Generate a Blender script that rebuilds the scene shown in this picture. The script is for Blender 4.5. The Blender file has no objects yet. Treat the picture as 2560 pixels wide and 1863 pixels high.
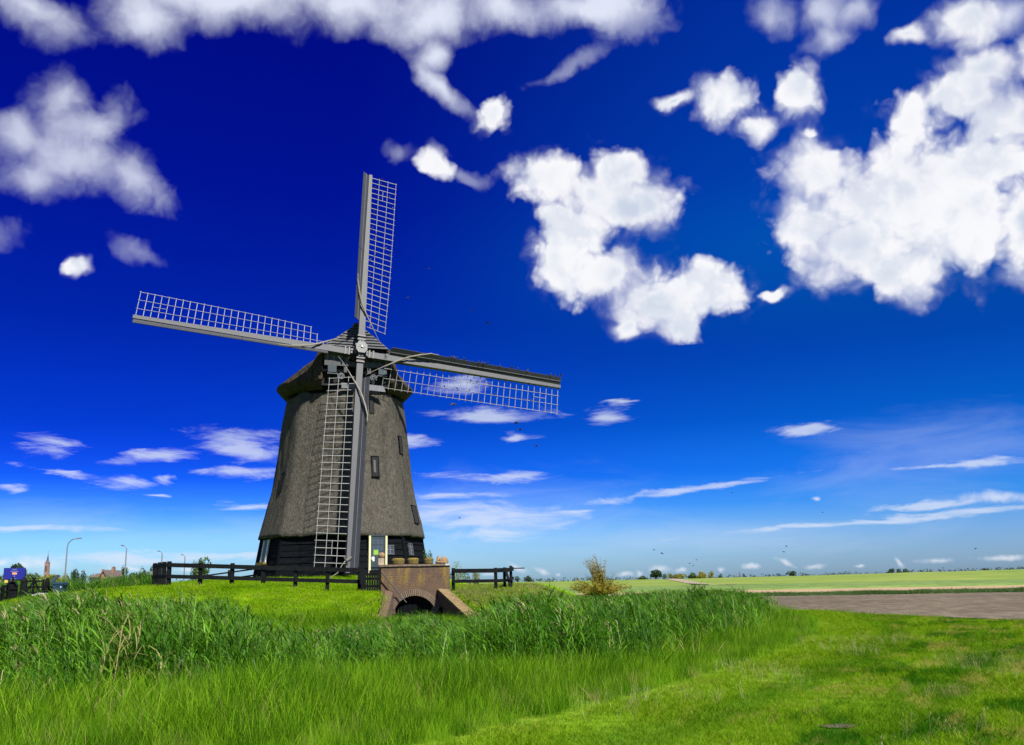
import bpy, math, random
import numpy as np
from mathutils import Vector, Matrix, Euler

random.seed(7)
rng = np.random.default_rng(11)
R = math.radians
scene = bpy.context.scene
C = scene.collection

# ------------------------------------------------------------------ camera
EYE = np.array([0.0, 0.0, 1.7])
FPX, CX, CY = 2400.0, 1280.0, 931.5
PITCH, ROLL = math.atan(523 / FPX), R(1.1)
_fw = np.array([0, math.cos(PITCH), math.sin(PITCH)])
_r0 = np.array([1.0, 0, 0]); _u0 = np.cross(_r0, _fw)
_rt = _r0 * math.cos(ROLL) - _u0 * math.sin(ROLL)
_up = _u0 * math.cos(ROLL) + _r0 * math.sin(ROLL)
cam_d = bpy.data.cameras.new("camera"); cam = bpy.data.objects.new("camera", cam_d); C.objects.link(cam)
cam_d.sensor_fit = 'HORIZONTAL'; cam_d.sensor_width = 36.0; cam_d.lens = FPX / 2560 * 36
cam_d.clip_start = 0.1; cam_d.clip_end = 12000
cam.matrix_world = Matrix(((_rt[0], _up[0], -_fw[0], EYE[0]), (_rt[1], _up[1], -_fw[1], EYE[1]),
                           (_rt[2], _up[2], -_fw[2], EYE[2]), (0, 0, 0, 1)))
scene.camera = cam


def ray(px, py):
    return _fw + _rt * (px - CX) / FPX + _up * (CY - py) / FPX


def W(px, py, Y):
    """place surveyed in the photograph, taken to be Y metres away"""
    d = ray(px, py)
    return EYE + d * (Y / d[1])


def project(p):
    d = np.asarray(p, float) - EYE
    z = d @ _fw
    return CX + FPX * (d @ _rt) / z, CY - FPX * (d @ _up) / z


# ------------------------------------------------------------------ light
SUN_AZ, SUN_EL = R(180 - 34), R(47)       # azimuth measured from +Y towards +X
sun_dir = Vector((math.sin(SUN_AZ) * math.cos(SUN_EL), math.cos(SUN_AZ) * math.cos(SUN_EL), math.sin(SUN_EL)))
sl = bpy.data.lights.new("sun", 'SUN'); sl.energy = 5.0; sl.angle = R(2.4); sl.color = (1.0, 0.95, 0.86)
so = bpy.data.objects.new("sun", sl); C.objects.link(so); so.location = (40, -40, 60)
so.rotation_euler = (-sun_dir).to_track_quat('-Z', 'Y').to_euler()
scene.view_settings.view_transform = 'Standard'
scene.view_settings.look = 'None'
scene.view_settings.exposure = 0.95
scene.view_settings.gamma = 1.0
scene.view_settings.use_curve_mapping = False
scene.render.engine = 'CYCLES'
scene.cycles.use_denoising = True
scene.cycles.max_bounces = 5
scene.cycles.diffuse_bounces = 3
scene.cycles.transmission_bounces = 3
scene.cycles.glossy_bounces = 2
scene.cycles.caustics_reflective = False
scene.cycles.caustics_refractive = False
scene.cycles.transparent_max_bounces = 8
scene.cycles.volume_bounces = 0
EXPO = 2 ** scene.view_settings.exposure


# ------------------------------------------------------------------ node helpers
class NT:
    def __init__(s, tree):
        s.t = tree; s.n = tree.nodes; s.l = tree.links

    def node(s, kind, **kw):
        nd = s.n.new(kind)
        for k, v in kw.items():
            setattr(nd, k, v)
        return nd

    def put(s, sock, v):
        if v is None:
            return
        if isinstance(v, bpy.types.NodeSocket):
            s.l.new(v, sock)
        else:
            if sock.type == 'RGBA' and len(v) == 3:
                v = (*v, 1)
            sock.default_value = v

    def math(s, op, a, b=None, c=None, clamp=False):
        nd = s.node('ShaderNodeMath', operation=op, use_clamp=clamp)
        s.put(nd.inputs[0], a); s.put(nd.inputs[1], b); s.put(nd.inputs[2], c)
        return nd.outputs[0]

    def vmath(s, op, a, b=None, scale=None):
        nd = s.node('ShaderNodeVectorMath', operation=op)
        s.put(nd.inputs[0], a); s.put(nd.inputs[1], b)
        if scale is not None:
            s.put(nd.inputs['Scale'], scale)
        return nd.outputs['Value'] if op in ('LENGTH', 'DOT_PRODUCT', 'DISTANCE') else nd.outputs[0]

    def mapping(s, vec, loc=(0, 0, 0), rot=(0, 0, 0), sc=(1, 1, 1), typ='POINT'):
        nd = s.node('ShaderNodeMapping', vector_type=typ)
        s.put(nd.inputs[0], vec)
        nd.inputs[1].default_value = loc; nd.inputs[2].default_value = rot; nd.inputs[3].default_value = sc
        return nd.outputs[0]

    def noise(s, vec, scale=1.0, detail=3.0, rough=0.55, dist=0.0, out='Fac'):
        nd = s.node('ShaderNodeTexNoise')
        s.put(nd.inputs['Vector'], vec); nd.inputs['Scale'].default_value = scale
        nd.inputs['Detail'].default_value = detail; nd.inputs['Roughness'].default_value = rough
        nd.inputs['Distortion'].default_value = dist
        return nd.outputs[out]

    def ramp(s, fac, stops, interp='LINEAR'):
        nd = s.node('ShaderNodeValToRGB'); nd.color_ramp.interpolation = interp
        e = nd.color_ramp.elements
        while len(e) < len(stops):
            e.new(0.5)
        for el, (p, c) in zip(e, stops):
            el.position = p
            el.color = (c, c, c, 1) if isinstance(c, (int, float)) else (*c[:3], 1)
        s.put(nd.inputs[0], fac)
        return nd.outputs[0]

    def mix(s, fac, a, b, mode='MIX'):
        nd = s.node('ShaderNodeMix', data_type='RGBA', blend_type=mode)
        s.put(nd.inputs[0], fac); s.put(nd.inputs[6], a); s.put(nd.inputs[7], b)
        return nd.outputs[2]

    def sstep(s, v, lo, hi):
        nd = s.node('ShaderNodeMapRange', interpolation_type='SMOOTHSTEP')
        s.put(nd.inputs[0], v); nd.inputs[1].default_value = lo; nd.inputs[2].default_value = hi
        return nd.outputs[0]


# ------------------------------------------------------------------ sky
def azel(px, py):
    d = ray(px, py)
    return math.atan2(d[0], d[1]), math.atan2(d[2], math.hypot(d[0], d[1]))


def build_world():
    w = bpy.data.worlds.new("World"); scene.world = w; w.use_nodes = True
    g = NT(w.node_tree)
    bg = g.n['Background']
    sky = g.node('ShaderNodeTexSky', sky_type='NISHITA', sun_disc=False)
    sky.sun_elevation = SUN_EL; sky.sun_rotation = SUN_AZ
    gen = g.node('ShaderNodeTexCoord').outputs['Generated']
    sp = g.node('ShaderNodeSeparateXYZ'); g.put(sp.inputs[0], gen)
    X, Y, Z = sp.outputs
    az = g.math('ARCTAN2', X, Y)
    el = g.math('ARCSINE', Z)
    # clear air: deep blue aloft, paler at the horizon
    tint = g.ramp(g.math('MULTIPLY', el, 1 / R(60)),
                  [(0.0, (0.52, 0.72, 1.45)), (0.042, (0.29, 0.52, 1.36)), (0.07, (0.075, 0.30, 1.2)), (0.10, (0.014, 0.165, 1.0)),
                   (0.15, (0.003, 0.102, 0.71)), (0.25, (0.001, 0.056, 0.53)), (0.38, (0.001, 0.030, 0.53)),
                   (0.55, (0.001, 0.021, 0.54)), (1.0, (0.003, 0.026, 0.5))])
    side = g.sstep(az, -0.45, 0.6)
    sidec = g.mix(side, (0.8, 0.62, 0.95), (1.4, 1.9, 1.06))
    sidel = g.mix(side, (1.2, 1.4, 1.03), (0.96, 1.05, 0.88))
    sideh = g.mix(g.sstep(az, -0.20, 0.35), (0.8, 0.66, 0.97), (1.4, 5.6, 1.48))
    sidec = g.mix(g.sstep(el, R(12.5), R(21)), sidec, sideh)
    sidec = g.mix(g.sstep(el, R(2), R(8)), sidel, sidec)
    blue = g.vmath('SCALE', g.mix(1.0, g.mix(1.0, sky.outputs[0], tint, 'MULTIPLY'), sidec, 'MULTIPLY'), scale=1.464 / EXPO)
    # cloud plane coordinates: azimuth, elevation
    cb = g.node('ShaderNodeCombineXYZ'); g.put(cb.inputs[0], az); g.put(cb.inputs[1], el)
    p = cb.outputs[0]
    off = g.vmath('SUBTRACT', g.noise(p, 8, 3, 0.55, out='Color'), (0.5, 0.5, 0.5))
    off2 = g.vmath('SUBTRACT', g.noise(p, 27, 3, 0.55, out='Color'), (0.5, 0.5, 0.5))
    warp = g.vmath('ADD', g.vmath('SCALE', off, scale=0.045), g.vmath('SCALE', off2, scale=0.020))
    pw = g.vmath('ADD', p, g.vmath('MULTIPLY', warp, (1, 1, 0)))
    pst = g.mapping(p, sc=(10, 55, 1))
    offs = g.vmath('SUBTRACT', g.noise(pst, 1.0, 5, 0.62, 0.6, out='Color'), (0.5, 0.5, 0.5))
    ps = g.vmath('ADD', p, g.vmath('MULTIPLY', offs, (0.10, 0.020, 0)))

    def field(lst, src):
        m = None
        s2 = g.node('ShaderNodeSeparateXYZ'); g.put(s2.inputs[0], src); sx, sy = s2.outputs[0], s2.outputs[1]
        for (x, y, rx, ry, *rot) in lst:
            a, e = azel(x, y)
            a1, _ = azel(x + rx, y); a0, _ = azel(x - rx, y)
            _, e1 = azel(x, y - ry); _, e0 = azel(x, y + ry)
            rz = R(-(rot[0] if rot else 0)) + ROLL * 0
            # the running minimum rides along in z (scaled to nothing) so that the chain is evaluated in order
            c3 = g.node('ShaderNodeCombineXYZ'); g.put(c3.inputs[0], sx); g.put(c3.inputs[1], sy); g.put(c3.inputs[2], m if m is not None else 0.0)
            v = g.mapping(c3.outputs[0], (a, e, 0), (0, 0, rz), ((a1 - a0) / 2, (e1 - e0) / 2, 1e7), 'TEXTURE')
            d = g.vmath('LENGTH', v)
            m = d if m is None else g.node_smin(m, d)
        return m

    def smin(a, b):
        return g.math('SMOOTH_MIN', a, b, 0.35)
    g.node_smin = smin

    crisp = [(1395, 450, 110, 60), (1535, 440, 105, 68), (1640, 490, 82, 70), (1570, 505, 90, 55), (1470, 485, 80, 60), (1440, 580, 85, 75),
             (1415, 660, 70, 85), (1505, 690, 120, 70), (1650, 750, 140, 78), (1760, 715, 105, 74), (1700, 815, 75, 40),
             (1395, 535, 55, 32), (1568, 812, 30, 42, 30), (1820, 245, 72, 62), (1878, 300, 40, 38), (1974, 222, 52, 62),
             (1690, 243, 52, 20), (2020, 415, 95, 85), (2262, 455, 235, 150), (2013, 582, 105, 85), (2150, 620, 165, 100),
             (2352, 545, 205, 150), (2240, 690, 120, 70), (2470, 400, 110, 95), (2408, 240, 92, 78), (2500, 310, 110, 80),
             (2550, 545, 80, 110), (2280, 295, 70, 48), (2460, 175, 65, 45), (2430, 55, 80, 58), (2010, 320, 26, 12),
             (1930, 735, 36, 13, 10), (1078, 400, 55, 34, 15), (1245, 295, 42, 42), (190, 655, 38, 22, -25),
             (2600, 150, 50, 60), (2290, 92, 42, 26)]
    soft = [(70, 15, 130, 65, 15), (350, 35, 95, 85), (560, -10, 280, 72), (860, -10, 320, 80), (1095, 35, 130, 75),
            (1085, 145, 46, 48), (1270, 25, 130, 62), (1480, 0, 180, 50), 
            (1105, 225, 95, 26, 38), (2520, 40, 90, 60)]
    thin = [(165, 235, 75, 62), (190, 405, 160, 85), (225, 315, 95, 80), (335, 465, 95, 52, 35), (80, 440, 85, 60), (60, 330, 60, 60), (2070, 25, 60, 60), (2150, 25, 75, 48), (1925, 15, 60, 55), (2080, 90, 60, 30)]
    faint = [(285, 285, 60, 85), (10, 575, 60, 60), (325, 620, 85, 26, 12), (1000, 375, 40, 32), (1165, 430, 55, 16, 15),
             (1420, 175, 130, 24, -25), (400, 520, 60, 40), (1600, 40, 130, 50),
             (2560, 680, 90, 60)]
    streak = [(1235, 1037, 118, 17), (1300, 1094, 56, 10), (1515, 1045, 50, 18), (1552, 1010, 32, 6), (2030, 1072, 80, 9),
              (125, 1112, 66, 22), (392, 1140, 78, 15, -6), (600, 1120, 105, 30, 8), (600, 1186, 92, 15), (35, 1222, 52, 9),
              (288, 1206, 52, 15), (400, 1200, 32, 10), (405, 1245, 26, 5), (1150, 958, 68, 17), (1005, 1100, 62, 16),
              (1250, 1192, 125, 12), (1130, 1240, 100, 8), (1200, 1290, 185, 32, 4), (1240, 1335, 120, 18), (1425, 1287, 42, 7),
              (620, 1265, 66, 9), (2190, 1303, 400, 8, -3), (2300, 1265, 130, 8, -4), (2420, 1160, 130, 10),
              (150, 1180, 70, 9, 8), (850, 1290, 120, 12), (90, 1320, 160, 10), (350, 1395, 260, 14), (1700, 1225, 200, 10, -6), (560, 1390, 160, 10)]
    puffs = [(110, 1410, 66, 20), (60, 1418, 40, 12), (1290, 1420, 26, 9, 28), (1353, 1428, 24, 9, 25), (1393, 1437, 10, 6), (1562, 1433, 20, 8), (1597, 1430, 16, 10),
             (1648, 1424, 26, 12), (1700, 1428, 20, 9), (1808, 1425, 14, 8), (1873, 1417, 20, 8), (1968, 1410, 30, 8, 30), (2035, 1416, 36, 8), (2150, 1416, 14, 5),
             (2245, 1409, 18, 8, 45), (2340, 1402, 60, 8), (1230, 1435, 22, 6), (15, 1405, 22, 12), (320, 1425, 60, 8), (480, 1425, 40, 7), (2500, 1395, 60, 8), (2495, 1240, 95, 17, 4), (2045, 1247, 14, 6)]
    fine = g.noise(p, 42, 6, 0.62)
    med = g.noise(pw, 13, 6, 0.54)
    nm = g.math('SUBTRACT', med, 0.5)
    vo = g.node('ShaderNodeTexVoronoi', voronoi_dimensions='2D', feature='SMOOTH_F1', normalize=False)
    pv = g.vmath('ADD', p, g.vmath('MULTIPLY', off2, (0.030, 0.030, 0)))
    g.put(vo.inputs['Vector'], pv); vo.inputs['Scale'].default_value = 24; vo.inputs['Detail'].default_value = 2.2
    vo.inputs['Roughness'].default_value = 0.55; vo.inputs['Lacunarity'].default_value = 2.3; vo.inputs['Smoothness'].default_value = 0.35
    bil = g.math('SUBTRACT', vo.outputs['Distance'], 0.55)
    mc = g.math('ADD', field(crisp, pw), g.math('ADD', g.math('MULTIPLY', nm, 0.95), g.math('MULTIPLY', g.math('SUBTRACT', bil, 0.16), 0.52)))
    ms = g.math('ADD', field(soft, pw), g.math('ADD', g.math('MULTIPLY', nm, 1.8), g.math('MULTIPLY', g.math('SUBTRACT', bil, 0.1), 0.25)))
    mh = g.math('ADD', field(thin, pw), g.math('ADD', g.math('MULTIPLY', nm, 2.4), g.math('MULTIPLY', g.math('SUBTRACT', bil, 0.1), 0.35)))
    mf = g.math('ADD', field(faint, pw), g.math('ADD', g.math('MULTIPLY', nm, 2.4), g.math('MULTIPLY', bil, 0.6)))
    mt = g.math('ADD', field(streak, ps), g.math('MULTIPLY', g.math('SUBTRACT', g.noise(g.mapping(p, sc=(14, 60, 1)), 1.0, 7, 0.66, 0.8), 0.5), 3.2))
    pf = g.vmath('ADD', p, g.vmath('MULTIPLY', off2, (0.03, 0.012, 0)))
    mp = g.math('ADD', field(puffs, pf), g.math('MULTIPLY', g.math('SUBTRACT', fine, 0.5), 2.2))

    veil = [(1230, 1290, 380, 110), (2330, 1150, 420, 110, -6), (160, 1300, 330, 50), (1750, 1350, 560, 50), (700, 1330, 300, 50)]
    mv = g.math('ADD', field(veil, ps), g.math('MULTIPLY', g.math('SUBTRACT', g.noise(g.mapping(p, sc=(7, 26, 1)), 1.0, 6, 0.6, 0.6), 0.5), 2.6))

    def dens(m, lo, hi, k):
        return g.math('MULTIPLY', g.sstep(m, hi, lo), k)

    def over(ds_):
        inv = None
        for d in ds_:
            o = g.math('SUBTRACT', 1.0, d, clamp=True)
            inv = o if inv is None else g.math('MULTIPLY', inv, o)
        return g.math('SUBTRACT', 1.0, inv, clamp=True)
    wisp = g.sstep(g.noise(p, 11, 3, 0.5), 0.46, 0.62)
    sharp, loose = g.sstep(mc, 1.20, 0.66), g.math('MULTIPLY', g.sstep(mc, 1.55, 0.35), 1.0)
    dc = g.math('MULTIPLY', g.math('ADD', g.math('MULTIPLY', sharp, g.math('SUBTRACT', 1.0, wisp)), g.math('MULTIPLY', loose, wisp)), 0.99)
    ds = dens(ms, 0.0, 1.45, 0.96)
    df = dens(mf, 0.1, 1.35, 0.32)
    dt = dens(mt, 0.1, 1.45, 0.66)
    dp = dens(mp, -0.1, 1.25, 0.62)
    k = 9.6 / EXPO
    W1, W2 = (k, k, k * 1.03), (k * 0.62, k * 0.70, k * 0.84)
    # upper sky: cumulus with grey bellies inside the thick parts
    thick = g.sstep(mc, 0.70, 0.0)
    belly = g.math('MULTIPLY', thick, g.sstep(g.noise(g.vmath('ADD', pw, (0.012, -0.03, 0)), 9, 3, 0.5), 0.40, 0.64))
    relief = g.math('MULTIPLY', g.sstep(bil, -0.15, 0.45), g.sstep(g.math('SUBTRACT', g.noise(g.vmath('ADD', pw, (0.006, 0.016, 0)), 15, 4, 0.55), med), -0.06, 0.10))
    white = g.mix(g.math('MULTIPLY', belly, 1.0), W1, W2)
    white = g.mix(g.math('MULTIPLY', relief, 0.55), white, W2)
    hi_c = g.mix(dc, (k * 0.80, k * 0.85, k * 0.99), white)
    high = g.mix(over((dc, ds, df, dens(mh, -0.2, 1.4, 0.74))), blue, hi_c)
    # lower sky: flat streaks and small far cumulus
    lo_c = g.mix(dp, (k * 0.76, k * 0.84, k * 0.99), W1)
    low = g.mix(over((dt, dp, dens(mv, -0.3, 1.3, 0.20))), blue, lo_c)
    # outside the view the same broken cloud goes on
    off3 = g.vmath('SUBTRACT', g.noise(gen, 7, 3, 0.55, out='Color'), (0.5, 0.5, 0.5))
    pxyz = g.vmath('ADD', gen, g.vmath('SCALE', off3, scale=0.12))
    edge = g.math('MAXIMUM', g.sstep(g.math('ABSOLUTE', az), 0.62, 0.85), g.sstep(el, 0.66, 0.85))
    bd = g.math('MULTIPLY', g.math('MULTIPLY', g.sstep(g.noise(pxyz, 3.2, 6, 0.58), 0.50, 0.64), edge), g.sstep(el, 0.0, 0.12))
    rest = g.mix(bd, blue, (k * 0.92, k * 0.94, k))
    def bgn(c):
        nd = g.node('ShaderNodeBackground'); nd.inputs[1].default_value = 0.1; g.put(nd.inputs[0], c)
        return nd.outputs[0]
    def msh(f, a, b):
        nd = g.node('ShaderNodeMixShader'); g.put(nd.inputs[0], f); g.l.new(a, nd.inputs[1]); g.l.new(b, nd.inputs[2])
        return nd.outputs[0]
    up_ = g.math('GREATER_THAN', el, 0.236)
    inside = g.math('MULTIPLY', g.math('MULTIPLY', g.math('LESS_THAN', g.math('ABSOLUTE', az), 0.62), g.math('LESS_THAN', el, 0.66)), g.math('GREATER_THAN', el, -0.01))
    g.n.remove(bg)
    g.l.new(msh(inside, bgn(rest), msh(up_, bgn(low), bgn(high))), g.n['World Output'].inputs[0])
    w.cycles.sampling_method = 'MANUAL'; w.cycles.sample_map_resolution = 512


build_world()


# ------------------------------------------------------------------ materials
MATS = {}


def new_mat(name):
    m = bpy.data.materials.new(name); m.use_nodes = True
    g = NT(m.node_tree)
    return m, g, g.n['Principled BSDF']


def bump(g, bsdf, h, strength=0.5, dist=0.02):
    b = g.node('ShaderNodeBump'); b.inputs['Strength'].default_value = strength; b.inputs['Distance'].default_value = dist
    g.put(b.inputs['Height'], h); g.l.new(b.outputs[0], bsdf.inputs['Normal'])


def plain(name, col, rough=0.6, var=0.25, scale=3.0, bstr=0.2, metal=0.0, stretch=(1, 1, 1), spec=0.5, col2=None):
    if name in MATS:
        return MATS[name]
    col = tuple(c * 0.74 for c in col); col2 = tuple(c * 0.74 for c in col2) if col2 else None
    m, g, b = new_mat(name)
    oc = g.node('ShaderNodeTexCoord').outputs['Object']
    v = g.mapping(oc, sc=stretch)
    n = g.noise(v, scale, 6, 0.62)
    n2 = g.noise(v, scale * 9, 3, 0.6)
    f = g.math('ADD', g.math('MULTIPLY', n, 0.7), g.math('MULTIPLY', n2, 0.3))
    lo = tuple(c * (1 - var) for c in col); hi = tuple(min(1, c * (1 + var)) for c in (col2 or col))
    oi = g.node('ShaderNodeObjectInfo').outputs['Random']
    c = g.ramp(f, [(0.3, lo), (0.7, hi)])
    c = g.mix(1.0, c, g.ramp(oi, [(0, 0.88), (1, 1.1)]), 'MULTIPLY')
    g.put(b.inputs['Base Color'], c)
    b.inputs['Roughness'].default_value = rough; b.inputs['Metallic'].default_value = metal
    b.inputs['Specular IOR Level'].default_value = spec
    if bstr:
        bump(g, b, f, bstr, 0.01)
    MATS[name] = m
    return m


def mat_thatch(name, base, dark, moss):
    m, g, b = new_mat(name)
    oc = g.node('ShaderNodeTexCoord').outputs['Object']
    straw = g.noise(g.mapping(oc, sc=(7, 7, 3.4)), 1.0, 5, 0.7, 0.3)
    fine = g.noise(g.mapping(oc, sc=(17, 17, 8)), 1.0, 4, 0.7)
    blot = g.noise(oc, 0.35, 4, 0.6)
    run = g.noise(g.mapping(oc, sc=(1.6, 1.6, 0.18)), 1.0, 4, 0.6)
    f = g.math('ADD', g.math('MULTIPLY', straw, 0.5), g.math('MULTIPLY', fine, 0.5))
    c = g.ramp(f, [(0.37, tuple(x * 0.32 for x in base)), (0.46, tuple(x * 0.78 for x in base)), (0.55, base), (0.66, tuple(min(1, x * 1.8) for x in base))])
    c = g.mix(g.sstep(run, 0.5, 0.72), c, g.mix(1.0, c, dark, 'MULTIPLY'))
    c = g.mix(g.math('MULTIPLY', g.sstep(blot, 0.5, 0.72), 0.55), c, moss)
    g.put(b.inputs['Base Color'], c); b.inputs['Roughness'].default_value = 0.95
    b.inputs['Specular IOR Level'].default_value = 0.1
    bump(g, b, f, 1.0, 0.12)
    MATS[name] = m
    return m


def mat_brick():
    m, g, b = new_mat('brick_masonry')
    oc = g.node('ShaderNodeTexCoord').outputs['Object']
    v = g.mapping(oc, rot=(math.pi / 2, 0, 0))          # x along, z up
    sp = g.node('ShaderNodeSeparateXYZ'); g.put(sp.inputs[0], oc)
    cb = g.node('ShaderNodeCombineXYZ')
    g.put(cb.inputs[0], g.math('ADD', sp.outputs[0], sp.outputs[1])); g.put(cb.inputs[1], sp.outputs[2])
    br = g.node('ShaderNodeTexBrick')
    g.put(br.inputs['Vector'], cb.outputs[0])
    br.inputs['Color1'].default_value = (0.108, 0.057, 0.032, 1); br.inputs['Color2'].default_value = (0.074, 0.045, 0.029, 1)
    br.inputs['Mortar'].default_value = (0.105, 0.08, 0.057, 1)
    br.inputs['Scale'].default_value = 1.0; br.inputs['Brick Width'].default_value = 0.23; br.inputs['Row Height'].default_value = 0.085
    br.inputs['Mortar Size'].default_value = 0.010; br.inputs['Mortar Smooth'].default_value = 0.2
    n = g.noise(oc, 3.0, 5, 0.65)
    c = g.mix(g.math('MULTIPLY', g.sstep(n, 0.45, 0.7), 0.55), br.outputs['Color'], (0.045, 0.032, 0.022))
    # yellow lichen running down from the coping
    run = g.noise(g.mapping(oc, sc=(1.5, 1.5, 0.35)), 1.6, 4, 0.6)
    spot = g.noise(oc, 14, 4, 0.7)
    top = g.sstep(sp.outputs[2], 1.6, 2.55)
    lich = g.math('MULTIPLY', g.sstep(g.math('ADD', g.math('MULTIPLY', run, 0.6), g.math('MULTIPLY', spot, 0.4)), 0.47, 0.58), top)
    c = g.mix(g.math('MULTIPLY', lich, 0.85), c, (0.21, 0.14, 0.012))
    g.put(b.inputs['Base Color'], c); b.inputs['Roughness'].default_value = 0.9
    bump(g, b, g.math('ADD', br.outputs['Fac'], g.math('MULTIPLY', n, -0.5)), 0.6, -0.015)
    MATS['brick'] = m
    return m


def leafy(name, cols, transl=0.35, pos_scale=0.12, rnd=0.35, dry=None, dry_amt=0.0, gloss=0.25, rough=0.5, stretch=(1, 1, 1)):
    """leaf / blade: colour drifts over the ground and from plant to plant; light passes through"""
    m, g, b = new_mat(name)
    pos = g.node('ShaderNodeNewGeometry').outputs['Position']
    oi = g.node('ShaderNodeObjectInfo').outputs['Random']
    n = g.noise(g.mapping(pos, sc=stretch), pos_scale, 4, 0.6)
    n2 = g.noise(pos, pos_scale * 14, 3, 0.6)
    f = g.math('ADD', g.math('MULTIPLY', n, 0.75), g.math('MULTIPLY', n2, 0.25))
    f = g.math('ADD', f, g.math('MULTIPLY', g.math('SUBTRACT', oi, 0.5), rnd), clamp=True)
    k = len(cols)
    c = g.ramp(f, [(0.28 + 0.44 * i / (k - 1), cols[i]) for i in range(k)])
    if dry is not None:
        w = g.node('ShaderNodeTexWhiteNoise', noise_dimensions='1D'); g.put(w.inputs['W'], g.math('MULTIPLY', oi, 91.7))
        c = g.mix(g.math('GREATER_THAN', w.outputs[0], 1 - dry_amt), c, dry)
    g.put(b.inputs['Base Color'], c); b.inputs['Roughness'].default_value = rough
    b.inputs['Specular IOR Level'].default_value = gloss
    t = g.node('ShaderNodeBsdfTranslucent'); g.put(t.inputs[0], g.mix(1.0, c, (1.2, 1.25, 0.4), 'MULTIPLY'))
    mx = g.node('ShaderNodeMixShader'); mx.inputs[0].default_value = transl
    g.l.new(b.outputs[0], mx.inputs[1]); g.l.new(t.outputs[0], mx.inputs[2])
    g.l.new(mx.outputs[0], g.n['Material Output'].inputs[0])
    MATS[name] = m
    return m


def lawn_colour(g):
    """colour of the mown path as a function of place: bright sward, darker clover patches, bleached straw tracks"""
    pos = g.node('ShaderNodeNewGeometry').outputs['Position']
    along = g.mapping(g.mapping(pos, rot=(0, 0, R(26))), sc=(1.0, 0.34, 1))
    a = g.noise(along, 0.95, 4, 0.6, 0.4)
    bN = g.noise(along, 1.15, 4, 0.62, 0.3)
    d = g.noise(pos, 6.0, 4, 0.65)
    base = g.ramp(d, [(0.3, (0.068, 0.142, 0.004)), (0.5, (0.125, 0.235, 0.006)), (0.7, (0.20, 0.30, 0.018))])
    sp = g.node('ShaderNodeSeparateXYZ'); g.put(sp.inputs[0], pos)
    yv = sp.outputs[1]      # distance to the right of the curving verge
    xv = g.math('ADD', g.math('MULTIPLY', yv, 0.829), g.math('ADD', -9.06, g.math('MULTIPLY', g.math('MULTIPLY', yv, yv), -0.0074)))
    across = g.math('MULTIPLY', g.math('SUBTRACT', sp.outputs[0], xv), 0.88)
    band = g.math('SINE', g.math('ADD', g.math('MULTIPLY', across, 2.9), g.math('MULTIPLY', g.noise(along, 0.5, 3, 0.5), 5.0)))
    base = g.mix(g.math('MULTIPLY', g.math('MULTIPLY', g.sstep(band, -0.5, 0.9), 0.45), g.sstep(across, 0.5, 2.0)), base, (0.034, 0.120, 0.003))
    edge = g.sstep(across, 0.8, 3.2)         # the freshly cut strip beside the verge stays even
    base = g.mix(g.math('MULTIPLY', g.math('MULTIPLY', g.sstep(g.math('ADD', g.math('MULTIPLY', a, 0.75), g.math('MULTIPLY', d, 0.25)), 0.495, 0.565), 0.9), edge), base, (0.020, 0.098, 0.002))
    dry = g.math('MULTIPLY', g.sstep(g.math('ADD', g.math('MULTIPLY', bN, 0.7), g.math('MULTIPLY', d, 0.3)), 0.515, 0.60), 0.72)
    base = g.mix(g.math('MULTIPLY', dry, g.math('ADD', 0.25, g.math('MULTIPLY', edge, 0.75))), base, (0.25, 0.245, 0.055))
    return base, d


def mat_lawn(name, blade=False):
    m, g, b = new_mat(name)
    c, d = lawn_colour(g)
    b.inputs['Roughness'].default_value = 0.8; b.inputs['Specular IOR Level'].default_value = 0.03
    if blade:
        oi = g.node('ShaderNodeObjectInfo').outputs['Random']
        c = g.mix(1.0, c, g.ramp(oi, [(0, 0.75), (1, 1.25)]), 'MULTIPLY')
        t = g.node('ShaderNodeBsdfTranslucent'); g.put(t.inputs[0], g.mix(1.0, c, (1.3, 1.2, 0.5), 'MULTIPLY'))
        mx = g.node('ShaderNodeMixShader'); mx.inputs[0].default_value = 0.4
        g.l.new(b.outputs[0], mx.inputs[1]); g.l.new(t.outputs[0], mx.inputs[2])
        g.l.new(mx.outputs[0], g.n['Material Output'].inputs[0])
    else:
        bump(g, b, d, 0.8, 0.05)
    g.put(b.inputs['Base Color'], c)
    MATS[name] = m
    return m


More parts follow.
